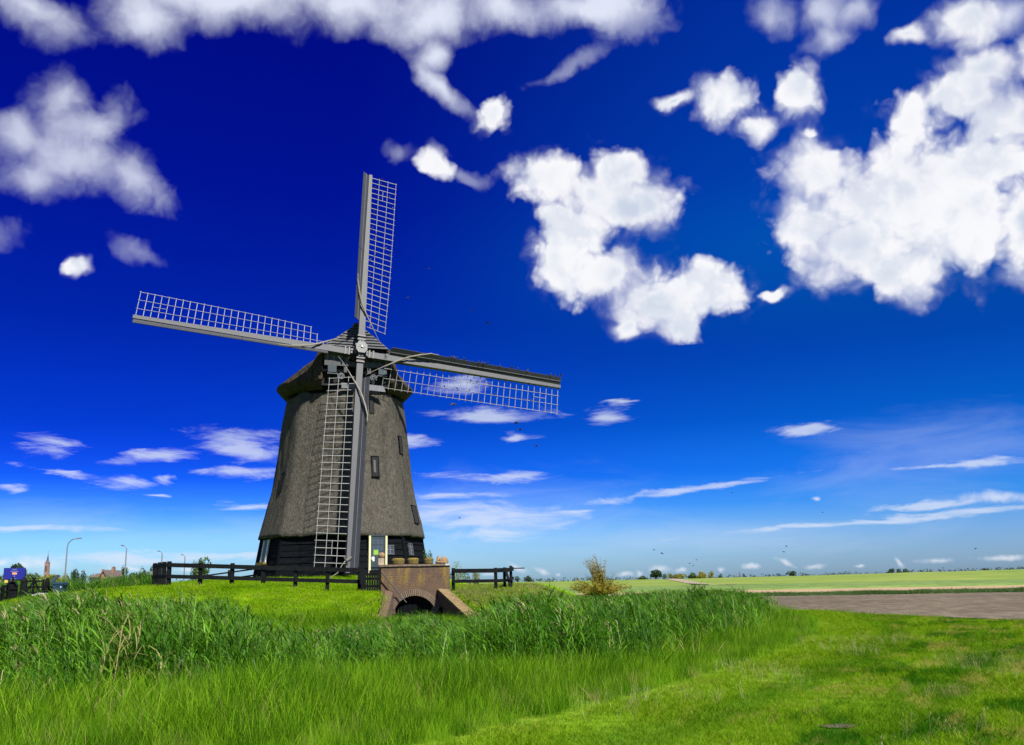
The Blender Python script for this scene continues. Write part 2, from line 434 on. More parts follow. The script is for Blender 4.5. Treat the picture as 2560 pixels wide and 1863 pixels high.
def mat_ground():
    m, g, b = new_mat('meadow_ground')
    c, d = lawn_colour(g)
    at = g.node('ShaderNodeAttribute', attribute_name='zone')      # r mound, g ditch, b far meadow
    sp = g.node('ShaderNodeSeparateColor'); g.put(sp.inputs[0], at.outputs['Color'])
    pos = g.node('ShaderNodeNewGeometry').outputs['Position']
    n = g.noise(pos, 0.5, 5, 0.62); n2 = g.noise(g.mapping(pos, sc=(1, 1, 3)), 3.0, 5, 0.65)
    f = g.math('ADD', g.math('MULTIPLY', n, 0.55), g.math('MULTIPLY', n2, 0.45))
    mound = g.ramp(f, [(0.34, (0.055, 0.14, 0.002)), (0.46, (0.12, 0.25, 0.003)), (0.57, (0.19, 0.30, 0.006)), (0.68, (0.25, 0.26, 0.05))])
    ditch = g.ramp(f, [(0.3, (0.012, 0.026, 0.004)), (0.7, (0.035, 0.06, 0.008))])
    far = g.ramp(g.noise(g.mapping(pos, sc=(0.2, 1, 1)), 0.05, 4, 0.6), [(0.3, (0.12, 0.20, 0.028)), (0.7, (0.18, 0.25, 0.045))])
    c = g.mix(sp.outputs[2], c, far); c = g.mix(sp.outputs[0], c, mound); c = g.mix(sp.outputs[1], c, ditch)
    g.put(b.inputs['Base Color'], c); b.inputs['Roughness'].default_value = 0.9; b.inputs['Specular IOR Level'].default_value = 0.1
    bump(g, b, f, 0.9, 0.12)
    return m


def mat_field(name, cols, scale, stretch=(1, 1, 1), bs=0.6, bd=0.08):
    m, g, b = new_mat(name)
    pos = g.node('ShaderNodeNewGeometry').outputs['Position']
    n = g.noise(g.mapping(pos, sc=stretch), scale, 6, 0.7); n2 = g.noise(pos, scale * 0.06, 3, 0.5)
    f = g.math('ADD', g.math('MULTIPLY', n, 0.7), g.math('MULTIPLY', n2, 0.3))
    k = len(cols)
    g.put(b.inputs['Base Color'], g.ramp(f, [(0.3 + 0.4 * i / (k - 1), cols[i]) for i in range(k)]))
    b.inputs['Roughness'].default_value = 0.95; b.inputs['Specular IOR Level'].default_value = 0.1
    bump(g, b, n, bs, bd)
    MATS[name] = m
    return m


M_grey = plain('grey_paint', (0.044, 0.049, 0.057), 0.6, 0.18, 2.5, 0.25, stretch=(1, 1, 1))
M_lattice = plain('weathered_white_lath', (0.27, 0.275, 0.26), 0.75, 0.25, 6, 0.3)
M_cloth = plain('furled_canvas', (0.24, 0.22, 0.175), 0.9, 0.3, 9, 0.6)
M_black = plain('tarred_board', (0.0028, 0.0038, 0.005), 0.85, 0.5, 4, 0.5, stretch=(1, 1, 6), col2=(0.0055, 0.007, 0.009), spec=0.06)
M_fence = plain('black_fence_wood', (0.004, 0.005, 0.0058), 0.8, 0.5, 5, 0.5, col2=(0.009, 0.0105, 0.0115), spec=0.1)
M_dark = plain('dark_void', (0.006, 0.006, 0.007), 0.9, 0.3, 3, 0)
M_capboard = plain('cap_board', (0.04, 0.043, 0.048), 0.75, 0.45, 5, 0.5, stretch=(1, 1, 5), col2=(0.075, 0.08, 0.088))
M_pale = plain('pale_board', (0.16, 0.165, 0.18), 0.7, 0.3, 5, 0.4)
M_white = plain('white_paint', (0.72, 0.73, 0.74), 0.5, 0.1, 4, 0.1)
M_cream = plain('cream_paint', (0.68, 0.62, 0.36), 0.55, 0.12, 4, 0.15)
M_door = plain('dark_green_door', (0.030, 0.052, 0.060), 0.45, 0.2, 3, 0.15)
M_shutter = plain('green_shutter', (0.03, 0.13, 0.075), 0.5, 0.2, 4, 0.15)
M_glass = plain('window_glass', (0.05, 0.06, 0.075), 0.06, 0.2, 2, 0, spec=1.0)
M_star = plain('star_white', (0.85, 0.85, 0.78), 0.5, 0.05, 4, 0)
M_poll = plain('poll_end_iron', (0.05, 0.058, 0.06), 0.5, 0.2, 4, 0.2)
M_iron = plain('dark_iron', (0.02, 0.02, 0.022), 0.5, 0.3, 5, 0.2)
M_lamp = plain('galvanised_steel', (0.22, 0.25, 0.28), 0.45, 0.12, 3, 0, metal=0.4)
M_stone = plain('pale_stone', (0.26, 0.225, 0.17), 0.9, 0.3, 5, 0.7, col2=(0.46, 0.36, 0.24))
M_sand = plain('sandstone', (0.25, 0.145, 0.06), 0.9, 0.4, 5, 0.8, col2=(0.33, 0.22, 0.11))
M_moss = plain('mossy_trough', (0.105, 0.075, 0.022), 0.95, 0.4, 6, 0.9, col2=(0.15, 0.115, 0.02))
M_mossc = plain('yellow_moss', (0.19, 0.145, 0.012), 0.95, 0.35, 8, 1.0)
M_blue = plain('sign_blue', (0.004, 0.008, 0.23), 0.4, 0.05, 2, 0)
M_orange = plain('sign_orange', (0.75, 0.28, 0.14), 0.5, 0.05, 2, 0)
M_bin = plain('bin_plastic', (0.012, 0.045, 0.085), 0.45, 0.15, 3, 0.1)
M_conc = plain('pale_concrete', (0.48, 0.50, 0.52), 0.9, 0.2, 6, 0.4)
M_yellow = plain('yellow_label', (0.75, 0.5, 0.12), 0.6, 0.1, 3, 0)
M_trunk = plain('bark', (0.085, 0.06, 0.038), 0.95, 0.4, 6, 0.8, stretch=(3, 3, 1))
M_wtrunk = plain('willow_bark', (0.16, 0.12, 0.07), 0.95, 0.4, 6, 0.8, stretch=(3, 3, 1))
M_house_w = plain('house_wall', (0.55, 0.5, 0.44), 0.8, 0.12, 2, 0.1)
M_house_b = plain('house_brick', (0.30, 0.16, 0.11), 0.85, 0.2, 2, 0.2)
M_roof_b = plain('brown_roof_tiles', (0.15, 0.105, 0.09), 0.8, 0.2, 3, 0.2)
M_roof_g = plain('grey_roof_tiles', (0.13, 0.14, 0.16), 0.8, 0.2, 3, 0.2)
M_church = plain('church_brick', (0.27, 0.17, 0.15), 0.85, 0.2, 0.6, 0.2)
M_slate = plain('spire_slate', (0.075, 0.075, 0.10), 0.6, 0.2, 0.8, 0.1)
M_bird = plain('bird_plumage', (0.012, 0.011, 0.013), 0.6, 0.3, 20, 0)
M_vous = plain('arch_brick', (0.20, 0.145, 0.10), 0.9, 0.25, 9, 0.4)
M_wingc = plain('weathered_coping', (0.17, 0.115, 0.06), 0.95, 0.4, 4, 0.7, col2=(0.24, 0.17, 0.07))
M_letter = plain('sign_lettering', (0.22, 0.26, 0.42), 0.5, 0.05, 2, 0)
M_note = plain('paper_notice', (0.8, 0.8, 0.78), 0.7, 0.04, 3, 0)
M_poster = plain('green_poster', (0.25, 0.5, 0.05), 0.6, 0.3, 12, 0)
M_thatch = mat_thatch('body_thatch', (0.079, 0.073, 0.059), (0.6, 0.6, 0.62), (0.050, 0.048, 0.032))
M_capth = mat_thatch('cap_thatch', (0.058, 0.046, 0.031), (0.45, 0.5, 0.5), (0.026, 0.027, 0.02))
M_brick = mat_brick()
M_lawn_b = mat_lawn('lawn_blade', True)
M_ground = mat_ground()
M_reed = leafy('reed_leaf', [(0.022, 0.092, 0.003), (0.056, 0.178, 0.005), (0.125, 0.285, 0.016)], 0.38, 0.3, 0.8, (0.27, 0.25, 0.09), 0.015, 0.18, 0.45)
M_reedstem = leafy('reed_stem', [(0.035, 0.10, 0.008), (0.08, 0.16, 0.015)], 0.15, 0.3, 0.6, (0.30, 0.26, 0.13), 0.06)
M_tall = leafy('tall_grass', [(0.036, 0.118, 0.002), (0.088, 0.225, 0.003), (0.185, 0.345, 0.012)], 0.42, 0.55, 0.95, (0.28, 0.26, 0.08), 0.045, 0.08, 0.6)
M_mound = leafy('mound_grass', [(0.075, 0.185, 0.002), (0.155, 0.29, 0.003), (0.245, 0.37, 0.008)], 0.4, 0.5, 0.45, (0.30, 0.27, 0.09), 0.05, 0.05, 0.7)
M_slope = leafy('grazed_slope_grass', [(0.09, 0.13, 0.02), (0.16, 0.19, 0.04), (0.24, 0.25, 0.08)], 0.35, 0.6, 0.5, (0.3, 0.26, 0.13), 0.1, 0.2, 0.7)
M_straw = leafy('straw_stalk', [(0.26, 0.24, 0.08), (0.36, 0.32, 0.14), (0.42, 0.38, 0.2)], 0.25, 0.8, 0.6)
M_weed = leafy('field_edge_weeds', [(0.035, 0.075, 0.02), (0.065, 0.12, 0.028)], 0.3, 0.2, 0.5)
M_leafdk = leafy('dark_tree_leaf', [(0.022, 0.045, 0.026), (0.042, 0.078, 0.036)], 0.25, 0.1, 0.3)
M_leafmd = leafy('mid_tree_leaf', [(0.045, 0.085, 0.028), (0.085, 0.14, 0.045)], 0.3, 0.15, 0.3)
M_leafpale = leafy('pale_willow_leaf', [(0.13, 0.19, 0.10), (0.24, 0.29, 0.17)], 0.3, 0.4, 0.3)
M_leafyel = leafy('yellow_bush_leaf', [(0.15, 0.16, 0.03), (0.26, 0.24, 0.05)], 0.35, 0.2, 0.3)
M_leafwil = leafy('olive_willow_leaf', [(0.14, 0.125, 0.008), (0.25, 0.215, 0.016), (0.36, 0.32, 0.07)], 0.35, 1.6, 0.2)
M_arable = mat_field('tilled_soil', [(0.040, 0.031, 0.021), (0.115, 0.093, 0.064), (0.23, 0.195, 0.14)], 1.3, (1.5, 0.36, 1), 1.0, 0.25)
M_stubble = mat_field('stubble', [(0.26, 0.19, 0.10), (0.36, 0.27, 0.16)], 0.8, (0.2, 1, 1))
M_crop = mat_field('green_crop', [(0.05, 0.10, 0.022), (0.115, 0.18, 0.045), (0.19, 0.25, 0.085)], 0.6, (0.35, 0.5, 1), 1.0, 0.3)
M_dike = mat_field('dike_grass', [(0.085, 0.145, 0.028), (0.145, 0.20, 0.038), (0.21, 0.24, 0.06)], 0.30, (0.22, 1, 1.5), 0.8, 0.4)
M_track = mat_field('sandy_track', [(0.21, 0.18, 0.13), (0.29, 0.25, 0.18)], 0.5)


# ------------------------------------------------------------------ mesh building
class MB:
    def __init__(s):
        s.v = []; s.f = []; s.mi = []

    def poly(s, pts, faces, mi=0):
        o = len(s.v)
        s.v.extend([tuple(map(float, p)) for p in pts])
        s.f.extend([tuple(o + i for i in f) for f in faces]); s.mi.extend([mi] * len(faces))
        return s

    def box(s, c, size, rot=None, taper=1.0, mi=0):
        hx, hy, hz = [k / 2 for k in size]
        pts = [(-hx, -hy, -hz), (hx, -hy, -hz), (hx, hy, -hz), (-hx, hy, -hz),
               (-hx * taper, -hy * taper, hz), (hx * taper, -hy * taper, hz), (hx * taper, hy * taper, hz), (-hx * taper, hy * taper, hz)]
        c = np.asarray(c, float)
        if rot is not None:
            rot = np.asarray(rot, float)
            pts = [rot @ np.asarray(p) + c for p in pts]
        else:
            pts = [np.asarray(p) + c for p in pts]
        return s.poly(pts, [(3, 2, 1, 0), (4, 5, 6, 7), (0, 1, 5, 4), (1, 2, 6, 5), (2, 3, 7, 6), (3, 0, 4, 7)], mi)

    def hexa(s, p8, mi=0):
        return s.poly(p8, [(3, 2, 1, 0), (4, 5, 6, 7), (0, 1, 5, 4), (1, 2, 6, 5), (2, 3, 7, 6), (3, 0, 4, 7)], mi)

    def beam(s, p0, p1, w0, h0, up=(0, 0, 1), w1=None, h1=None, mi=0):
        """w across, h along up"""
        w1 = w0 if w1 is None else w1; h1 = h0 if h1 is None else h1
        p0 = np.asarray(p0, float); p1 = np.asarray(p1, float)
        d = p1 - p0; d /= np.linalg.norm(d) + 1e-9
        up = np.asarray(up, float); x = np.cross(d, up)
        if np.linalg.norm(x) < 1e-4:
            x = np.cross(d, (1, 0, 0.3))
        x /= np.linalg.norm(x); u = np.cross(x, d)
        a = [p0 - x * w0 / 2 - u * h0 / 2, p0 + x * w0 / 2 - u * h0 / 2, p0 + x * w0 / 2 + u * h0 / 2, p0 - x * w0 / 2 + u * h0 / 2]
        b = [p1 - x * w1 / 2 - u * h1 / 2, p1 + x * w1 / 2 - u * h1 / 2, p1 + x * w1 / 2 + u * h1 / 2, p1 - x * w1 / 2 + u * h1 / 2]
        return s.hexa(a + b, mi)

    def tube(s, pts, rad, n=6, mi=0):
        pts = [np.asarray(p, float) for p in pts]
        if not hasattr(rad, '__len__'):
            rad = [rad] * len(pts)
        o = len(s.v); u = None
        for i, p in enumerate(pts):
            d = pts[min(i + 1, len(pts) - 1)] - pts[max(i - 1, 0)]
            d = d / (np.linalg.norm(d) + 1e-9)
            if u is None:
                u = np.cross(d, (0.3, 0.9, 0.2)); 
            u = u - d * (u @ d); u /= np.linalg.norm(u) + 1e-9
            w = np.cross(d, u)
            for k in range(n):
                a = 2 * math.pi * k / n
                s.v.append(tuple(p + rad[i] * (u * math.cos(a) + w * math.sin(a))))
        for i in range(len(pts) - 1):
            for k in range(n):
                a, b = o + i * n + k, o + i * n + (k + 1) % n
                s.f.append((a, b, b + n, a + n)); s.mi.append(mi)
        s.f.append(tuple(o + k for k in reversed(range(n)))); s.mi.append(mi)
        s.f.append(tuple(o + (len(pts) - 1) * n + k for k in range(n))); s.mi.append(mi)
        return s

    def lathe(s, c, prof, n=16, mi=0, squash=1.0):
        o = len(s.v)
        for (r, z) in prof:
            for k in range(n):
                a = 2 * math.pi * k / n
                s.v.append((c[0] + r * math.cos(a), c[1] + r * math.sin(a) * squash, c[2] + z))
        for i in range(len(prof) - 1):
            for k in range(n):
                a, b = o + i * n + k, o + i * n + (k + 1) % n
                s.f.append((a, b, b + n, a + n)); s.mi.append(mi)
        s.f.append(tuple(o + k for k in reversed(range(n)))); s.mi.append(mi)
        s.f.append(tuple(o + (len(prof) - 1) * n + k for k in range(n))); s.mi.append(mi)
        return s

    def prism(s, poly, origin, ax, ay, an, th, mi=0):
        """2-D outline (ccw seen along -an) thickened along an"""
        origin, ax, ay, an = [np.asarray(k, float) for k in (origin, ax, ay, an)]
        n = len(poly)
        f = [origin + ax * a + ay * b + an * th / 2 for a, b in poly]; k = [origin + ax * a + ay * b - an * th / 2 for a, b in poly]
        fs = [tuple(range(n)), tuple(reversed(range(n, 2 * n)))] + [(i, n + i, n + (i + 1) % n, (i + 1) % n) for i in range(n)]
        return s.poly(f + k, fs, mi)

    def mesh(s, name, mats, smooth=False, off=(0, 0, 0)):
        me = bpy.data.meshes.new(name)
        v = np.asarray(s.v, float) - np.asarray(off, float)
        me.from_pydata(v.tolist(), [], s.f)
        if not isinstance(mats, (list, tuple)):
            mats = [mats]
        for m in mats:
            me.materials.append(m)
        if len(mats) > 1:
            me.polygons.foreach_set('material_index', s.mi)
        if smooth:
            me.polygons.foreach_set('use_smooth', [True] * len(me.polygons))
        me.update()
        return me


def link(name, me, parent=None, loc=(0, 0, 0)):
    o = bpy.data.objects.new(name, me); C.objects.link(o); o.location = loc
    if parent is not None:
        o.parent = parent
    return o


def tag(o, label=None, cat=None, group=None, kind=None):
    for k, v in (('label', label), ('category', cat), ('group', group), ('kind', kind)):
        if v:
            o[k] = v
    return o


def thing(name, loc, label, cat, group=None):
    o = bpy.data.objects.new(name, None); C.objects.link(o); o.location = loc; o.empty_display_size = 0.3
    o['o'] = [float(k) for k in loc]
    return tag(o, label, cat, group)


def root_of(p):
    while p.parent is not None:
        p = p.parent
    return p


def part(name, mb, mat, parent, smooth=False, label=None):
    """mesh given in world coordinates, kept relative to the thing's base"""
    off = root_of(parent)['o'] if 'o' in root_of(parent) else (0, 0, 0)
    o = link(name, mb.mesh(name, mat, smooth, off), parent)
    if label:
        o['label'] = label
    return o


def solo(name, mb, mat, label, cat, group=None, smooth=False, loc=None):
    v = np.asarray(mb.v)
    if loc is None:
        loc = ((v[:, 0].min() + v[:, 0].max()) / 2, (v[:, 1].min() + v[:, 1].max()) / 2, v[:, 2].min())
    o = link(name, mb.mesh(name, mat, smooth, loc), None, loc)
    return tag(o, label, cat, group)


def copy_tree(o, parent=None, loc=None, rotz=None, scale=None, label=None):
    c = o.copy(); C.objects.link(c); c.parent = parent
    if loc is not None:
        c.location = loc
    if rotz is not None:
        c.rotation_euler = (0, 0, rotz)
    if scale is not None:
        c.scale = scale
    if label:
        c['label'] = label
    for ch in [k for k in bpy.data.objects if k.parent == o]:
        copy_tree(ch, c)
    return c


def struct(o):
    o['kind'] = 'structure'
    return o


def sst(x, a, b):
    t = np.clip((np.asarray(x, float) - a) / (np.asarray(b, float) - a), 0, 1)
    return t * t * (3 - 2 * t)


def vnoise(x, y, s, seed=0):
    """smooth value noise"""
    x = np.asarray(x, float) / s + seed * 17.3; y = np.asarray(y, float) / s + seed * 9.1
    xi, yi = np.floor(x), np.floor(y); fx, fy = x - xi, y - yi
    fx = fx * fx * (3 - 2 * fx); fy = fy * fy * (3 - 2 * fy)

    def h(a, b):
        return np.modf(np.abs(np.sin(a * 127.1 + b * 311.7 + seed * 3.7) * 43758.5453))[0]
    return (h(xi, yi) * (1 - fx) + h(xi + 1, yi) * fx) * (1 - fy) + (h(xi, yi + 1) * (1 - fx) + h(xi + 1, yi + 1) * fx) * fy


# ------------------------------------------------------------------ terrain
VERGE = np.array([(-14, 2.0), (-6, 7.0), (-0.9, 10.9), (1.2, 14.0), (3.0, 17.3), (5.6, 22.0), (8.6, 28.5), (11.2, 36.0), (13.0, 43.5), (15, 55), (18, 75)])
REEDF = np.array([(-60, 22), (-26, 16.8), (-12, 14.8), (-6, 14.6), (-2, 15.4), (0.6, 17.0), (3.1, 20.8), (5.5, 27.2), (8.2, 34.8), (10.9, 43.4), (13.4, 54), (16, 70)])


def side_of(poly, x, y):
    """signed distance to a polyline running away from the camera; positive on its left / far side"""
    x = np.asarray(x, float); y = np.asarray(y, float)
    best = np.full(x.shape, 1e9); sg = np.zeros(x.shape)
    for (x0, y0), (x1, y1) in zip(poly[:-1], poly[1:]):
        dx, dy = x1 - x0, y1 - y0; L2 = dx * dx + dy * dy
        t = np.clip(((x - x0) * dx + (y - y0) * dy) / L2, 0, 1)
        d = np.hypot(x - x0 - t * dx, y - y0 - t * dy)
        s = np.sign(dx * (y - y0) - dy * (x - x0))
        u = d < best - 1e-9
        best = np.where(u, d, best); sg = np.where(u, s, sg)
    return best * sg


near_edge = np.array([(-4, 72), (6, 72), (11, 62), (13.6, 52), (15.2, 45), (17, 37.5), (19.5, 33.5), (26, 30.5), (60, 26), (420, 20)])


def crest_z(x):
    return np.interp(x, (-34, -30, -25, -22, -19, -16.5, -12, -9), (0.8, 0.9, 1.12, 1.46, 1.70, 1.80, 1.75, 1.38))


def H(x, y):
    x = np.asarray(x, float); y = np.asarray(y, float)
    yf = 46.0 + 0.8 * sst(-x, 14, 20)
    xr = -0.2 + 0.06 * (y - 46)
    top = crest_z(x); top = top + (2.12 - crest_z(x)) * sst(y, 46.5, 56) * sst(x, -20.5, -15.5) * (1 - 0.85 * sst(x, -6.5, -3.0))
    dx = np.maximum(0, x - xr); dy = np.maximum(0, yf - y); db = np.maximum(0, y - 84)
    d = np.sqrt((dx * 1.9) ** 2 + dy ** 2 + (db * 0.5) ** 2)
    f = 1 - sst(d, -0.3, 9.6)
    base = -0.45 * sst(side_of(REEDF, x, y), -2.5, 3.0) * (1 - sst(y, 52, 66))
    z = base * (1 - f) + top * f
    # channel in front of the outfall
    ch = sst(x, -6.5, -6.1) * (1 - sst(x, -3.3 + (45.8 - y) * 0.40, -3.0 + (45.8 - y) * 0.40)) * (1 - sst(y, 46.5, 46.9)) * sst(y, 34, 39)
    z = z * (1 - ch) + np.minimum(z, -0.35) * ch
    far = sst(np.maximum(np.abs(x) - 70, y - 110), 0, 10)
    rough = (vnoise(x, y, 2.3, 1) - 0.5) * 0.10 + (vnoise(x, y, 0.8, 2) - 0.5) * 0.05
    tilled = sst(y - np.interp(x, near_edge[:, 0], near_edge[:, 1]), -1.2, 0.4) * (x > -4)
    return z * (1 - far) + rough * (1 - far) * (0.4 + 0.6 * f) * (1 - tilled)


def build_ground():
    xs = np.concatenate([[-6000, -3000, -1200, -500, -250, -140], np.arange(-90, 80.01, 0.5), [110, 160, 250, 500, 1200, 3000, 6000]])
    ys = np.concatenate([[-400, -100, -30], np.arange(-8, 124.01, 0.5), [130, 145, 170, 210, 260, 340, 500, 900, 1800, 3500, 7000]])
    X, Y = np.meshgrid(xs, ys)
    Z = H(X, Y)
    nx, ny = len(xs), len(ys)
    v = np.stack([X, Y, Z], -1).reshape(-1, 3)
    i = np.arange(ny - 1)[:, None] * nx + np.arange(nx - 1)[None]
    f = np.stack([i, i + 1, i + nx + 1, i + nx], -1).reshape(-1, 4)
    me = bpy.data.meshes.new('ground'); me.from_pydata(v.tolist(), [], f.tolist()); me.materials.append(M_ground)
    me.polygons.foreach_set('use_smooth', [True] * len(f))
    mound = sst(Z, 0.05, 0.45) * sst(Y, 34, 38); ditch = sst(side_of(VERGE, X, Y), 0.0, 1.0) * (1 - sst(Y, 60, 75)) * (1 - mound)
    farz = sst(Y, 62, 80)
    col = np.stack([mound, ditch, farz * (1 - mound), np.ones_like(mound)], -1).reshape(-1, 4).astype(np.float32)
    at = me.attributes.new('zone', 'FLOAT_COLOR', 'POINT'); at.data.foreach_set('color', col.ravel())
    struct(link('ground', me))


build_ground()


def sheet(name, xs, ylo, yhi, mat, z=0.02, n=8, amp=0.0, walls=False, res=None):
    """field sheet between two boundary functions of x"""
    xs = np.asarray(xs, float); mb = MB(); nx = len(xs)
    for j in range(n + 1):
        t = j / n
        for x in xs:
            y = ylo(x) * (1 - t) + yhi(x) * t
            zz = z + (amp * (vnoise(x, y, 1.5, 5) - 0.5) if amp else 0)
            mb.v.append((x, y, zz))
    for j in range(n):
        for i in range(nx - 1):
            a = j * nx + i; mb.f.append((a, a + 1, a + nx + 1, a + nx)); mb.mi.append(0)
    if walls:
        o = len(mb.v)
        for x in xs:
            mb.v.append((x, ylo(x) - 0.12, 0.0))
        for i in range(nx - 1):
            mb.f.append((o + i, o + i + 1, i + 1, i)); mb.mi.append(0)
    o = link(name, mb.mesh(name, mat, True)); struct(o)
    return o


XS = np.concatenate([np.arange(-4, 90, 1.2), np.arange(90, 420, 8)])


def arable_lo(x):
    return float(np.interp(x, near_edge[:, 0], near_edge[:, 1])) + 0.7 * (float(vnoise(x, 3.0, 1.7, 4)) - 0.5)


sheet('arable_field', XS, arable_lo, lambda x: 88 - 0.09 * x if x < 120 else 78, M_arable, 0.036, 24, 0.05)
sheet('stubble_field', XS, lambda x: 99 - 0.09 * x if x < 120 else 89, lambda x: 131 - 0.06 * x if x < 120 else 124, M_stubble, 0.05, 3)
sheet('crop_field', XS, lambda x: 131.3 - 0.06 * x if x < 120 else 124.3, lambda x: 214, M_crop, 0.24, 30, 0.22, walls=True)


def build_dike():
    mb = MB(); xs = np.concatenate([np.arange(-30, 160, 4.0), np.arange(160, 520, 15)])
    for x in xs:
        w = (vnoise(x, 0, 9, 3) - 0.5) * 0.16
        zc = 1.55 + 0.85 * sst(x, 20, 150) + w
        for (y, z) in ((213.5, 0.0), (220, zc * 0.32), (229, zc * 0.66), (238, zc * 0.94), (241, zc), (246, zc), (262, 0.0)):
            mb.v.append((x, y + w * 5, z))
    n = 7
    for i in range(len(xs) - 1):
        for k in range(n - 1):
            a = i * n + k; mb.f.append((a, a + n, a + n + 1, a + 1)); mb.mi.append(0)
    struct(link('dike', mb.mesh('dike', M_dike, True)))
    tr = MB()
    pts = [(44, 196), (42.6, 206), (41.2, 214), (40.3, 220), (39.0, 229), (38.0, 238), (37.6, 241.5)]
    for i, (x, y) in enumerate(pts):
        zc = 1.55 + 0.85 * float(sst(x, 20, 150)) + (float(vnoise(x, 0, 9, 3)) - 0.5) * 0.16
        z = float(np.interp(y, (213.5, 220, 229, 238, 241), (0.34, zc * 0.32, zc * 0.66, zc * 0.94, zc))) + 0.07
        wd = 1.9 - 0.05 * i
        tr.v += [(x - wd, y, z), (x + wd, y, z)]
    for i in range(len(pts) - 1):
        tr.f.append((2 * i, 2 * i + 1, 2 * i + 3, 2 * i + 2)); tr.mi.append(0)
    struct(link('track', tr.mesh('track', M_track)))


build_dike()


def build_scrape():
    c = W(2098, 1812, 11.6); mb = MB(); cx_, cy_ = 4.0, 11.3
    d = ray(2098, 1808); t = 1.66 / -d[2]; cx_, cy_ = d[0] * t, d[1] * t
    n = 22; pts = [(cx_, cy_, float(H(cx_, cy_)) + 0.035)]
    for i in range(n):
        a = 6.283 * i / n; r = 1 + 0.5 * (float(vnoise(i * 0.8, 1, 1, 71)) - 0.5)
        x, y = cx_ + 0.20 * r * math.cos(a), cy_ + 0.16 * r * math.sin(a)
        pts.append((x, y, float(H(x, y)) + 0.02))
    mb.poly(pts, [(0, i + 1, (i + 1) % n + 1) for i in range(n)])
    struct(link('bare_ground', mb.mesh('bare_ground', M_arable)))


build_scrape()

# ------------------------------------------------------------------ windmill
YAW, TILT = R(20.4), R(11.46)
HUB = W(905, 859, 56) + np.array([0, 0, -0.2])
AXN = np.array([math.sin(YAW) * math.cos(TILT), -math.cos(YAW) * math.cos(TILT), math.sin(TILT)])   # out of the poll end, to the viewer
AXA = np.array([math.cos(YAW), math.sin(YAW), 0.0])
AXB = np.cross(AXA, -AXN); AXB = AXB if AXB[2] > 0 else -AXB
FWD = np.array([math.sin(YAW), -math.cos(YAW), 0.0])
MC = np.array([-10.8, 60.9, 0.0])
PHI0 = math.atan2(-MC[1], -MC[0])            # one corner of the octagon looks at the path
PROF = []
for (py, hw) in [(1347, 212), (1320, 204.5), (1292, 197), (1260, 188.5), (1227, 181), (1190, 174), (1154, 168.5), (1094, 161), (1050, 155), (1000, 147.5)]:
    a, b = W(852 - hw, py, MC[1]), W(852 + hw, py, MC[1])
    PROF.append(((a[2] + b[2]) / 2, (b[0] - a[0]) / 2))
PROF = np.array(PROF); EAVE_Z, TOP_Z = PROF[0, 0], PROF[-1, 0]
BASE_Z = 2.0


def body_R(z):
    return np.interp(z, PROF[:, 0], PROF[:, 1])


def wall_R(z):
    return np.interp(z, (BASE_Z, EAVE_Z + 0.6), (5.33, 4.80))


def oct_r(Rc, th):
    u = (th - PHI0) % (math.pi / 4) - math.pi / 8
    return Rc * math.cos(math.pi / 8) / np.cos(u)


def body_hit(px, py, fn=None):
    fn = fn or body_R
    d = ray(px, py); y = 50.0
    while y < 64:
        p = EYE + d * (y / d[1]); q = p[:2] - MC[:2]
        th = math.atan2(q[1], q[0])
        if math.hypot(*q) < oct_r(fn(p[2]), th):
            k = math.floor(((th - PHI0) % (2 * math.pi)) / (math.pi / 4))
            a = PHI0 + (k + 0.5) * math.pi / 4
            dz = 0.05; sl = (fn(p[2] + dz) - fn(p[2] - dz)) / (2 * dz) * math.cos(math.pi / 8)
            n = np.array([math.cos(a), math.sin(a), -sl]); n /= np.linalg.norm(n)
            t = np.array([-math.sin(a), math.cos(a), 0]); u = np.cross(n, t)
            if u[2] < 0:
                u = -u
            t = np.cross(u, n)
            return p, n, t, u
        y += 0.01
    raise ValueError((px, py))


def octagon_ring(Rc, z, per, p=26, jit=None):
    pts = []
    for i in range(8 * per):
        th = PHI0 + 2 * math.pi * i / (8 * per)
        r = oct_r(Rc, th); r = (r ** -p + (0.992 * Rc) ** -p) ** (-1 / p)
        if jit is not None:
            r += jit(th, z)
        pts.append((MC[0] + r * math.cos(th), MC[1] + r * math.sin(th), z))
    return pts


mill = thing('windmill', (MC[0], MC[1], 2.0), 'tall thatched octagonal windmill with four lattice sails on the grassy mound', 'windmill')


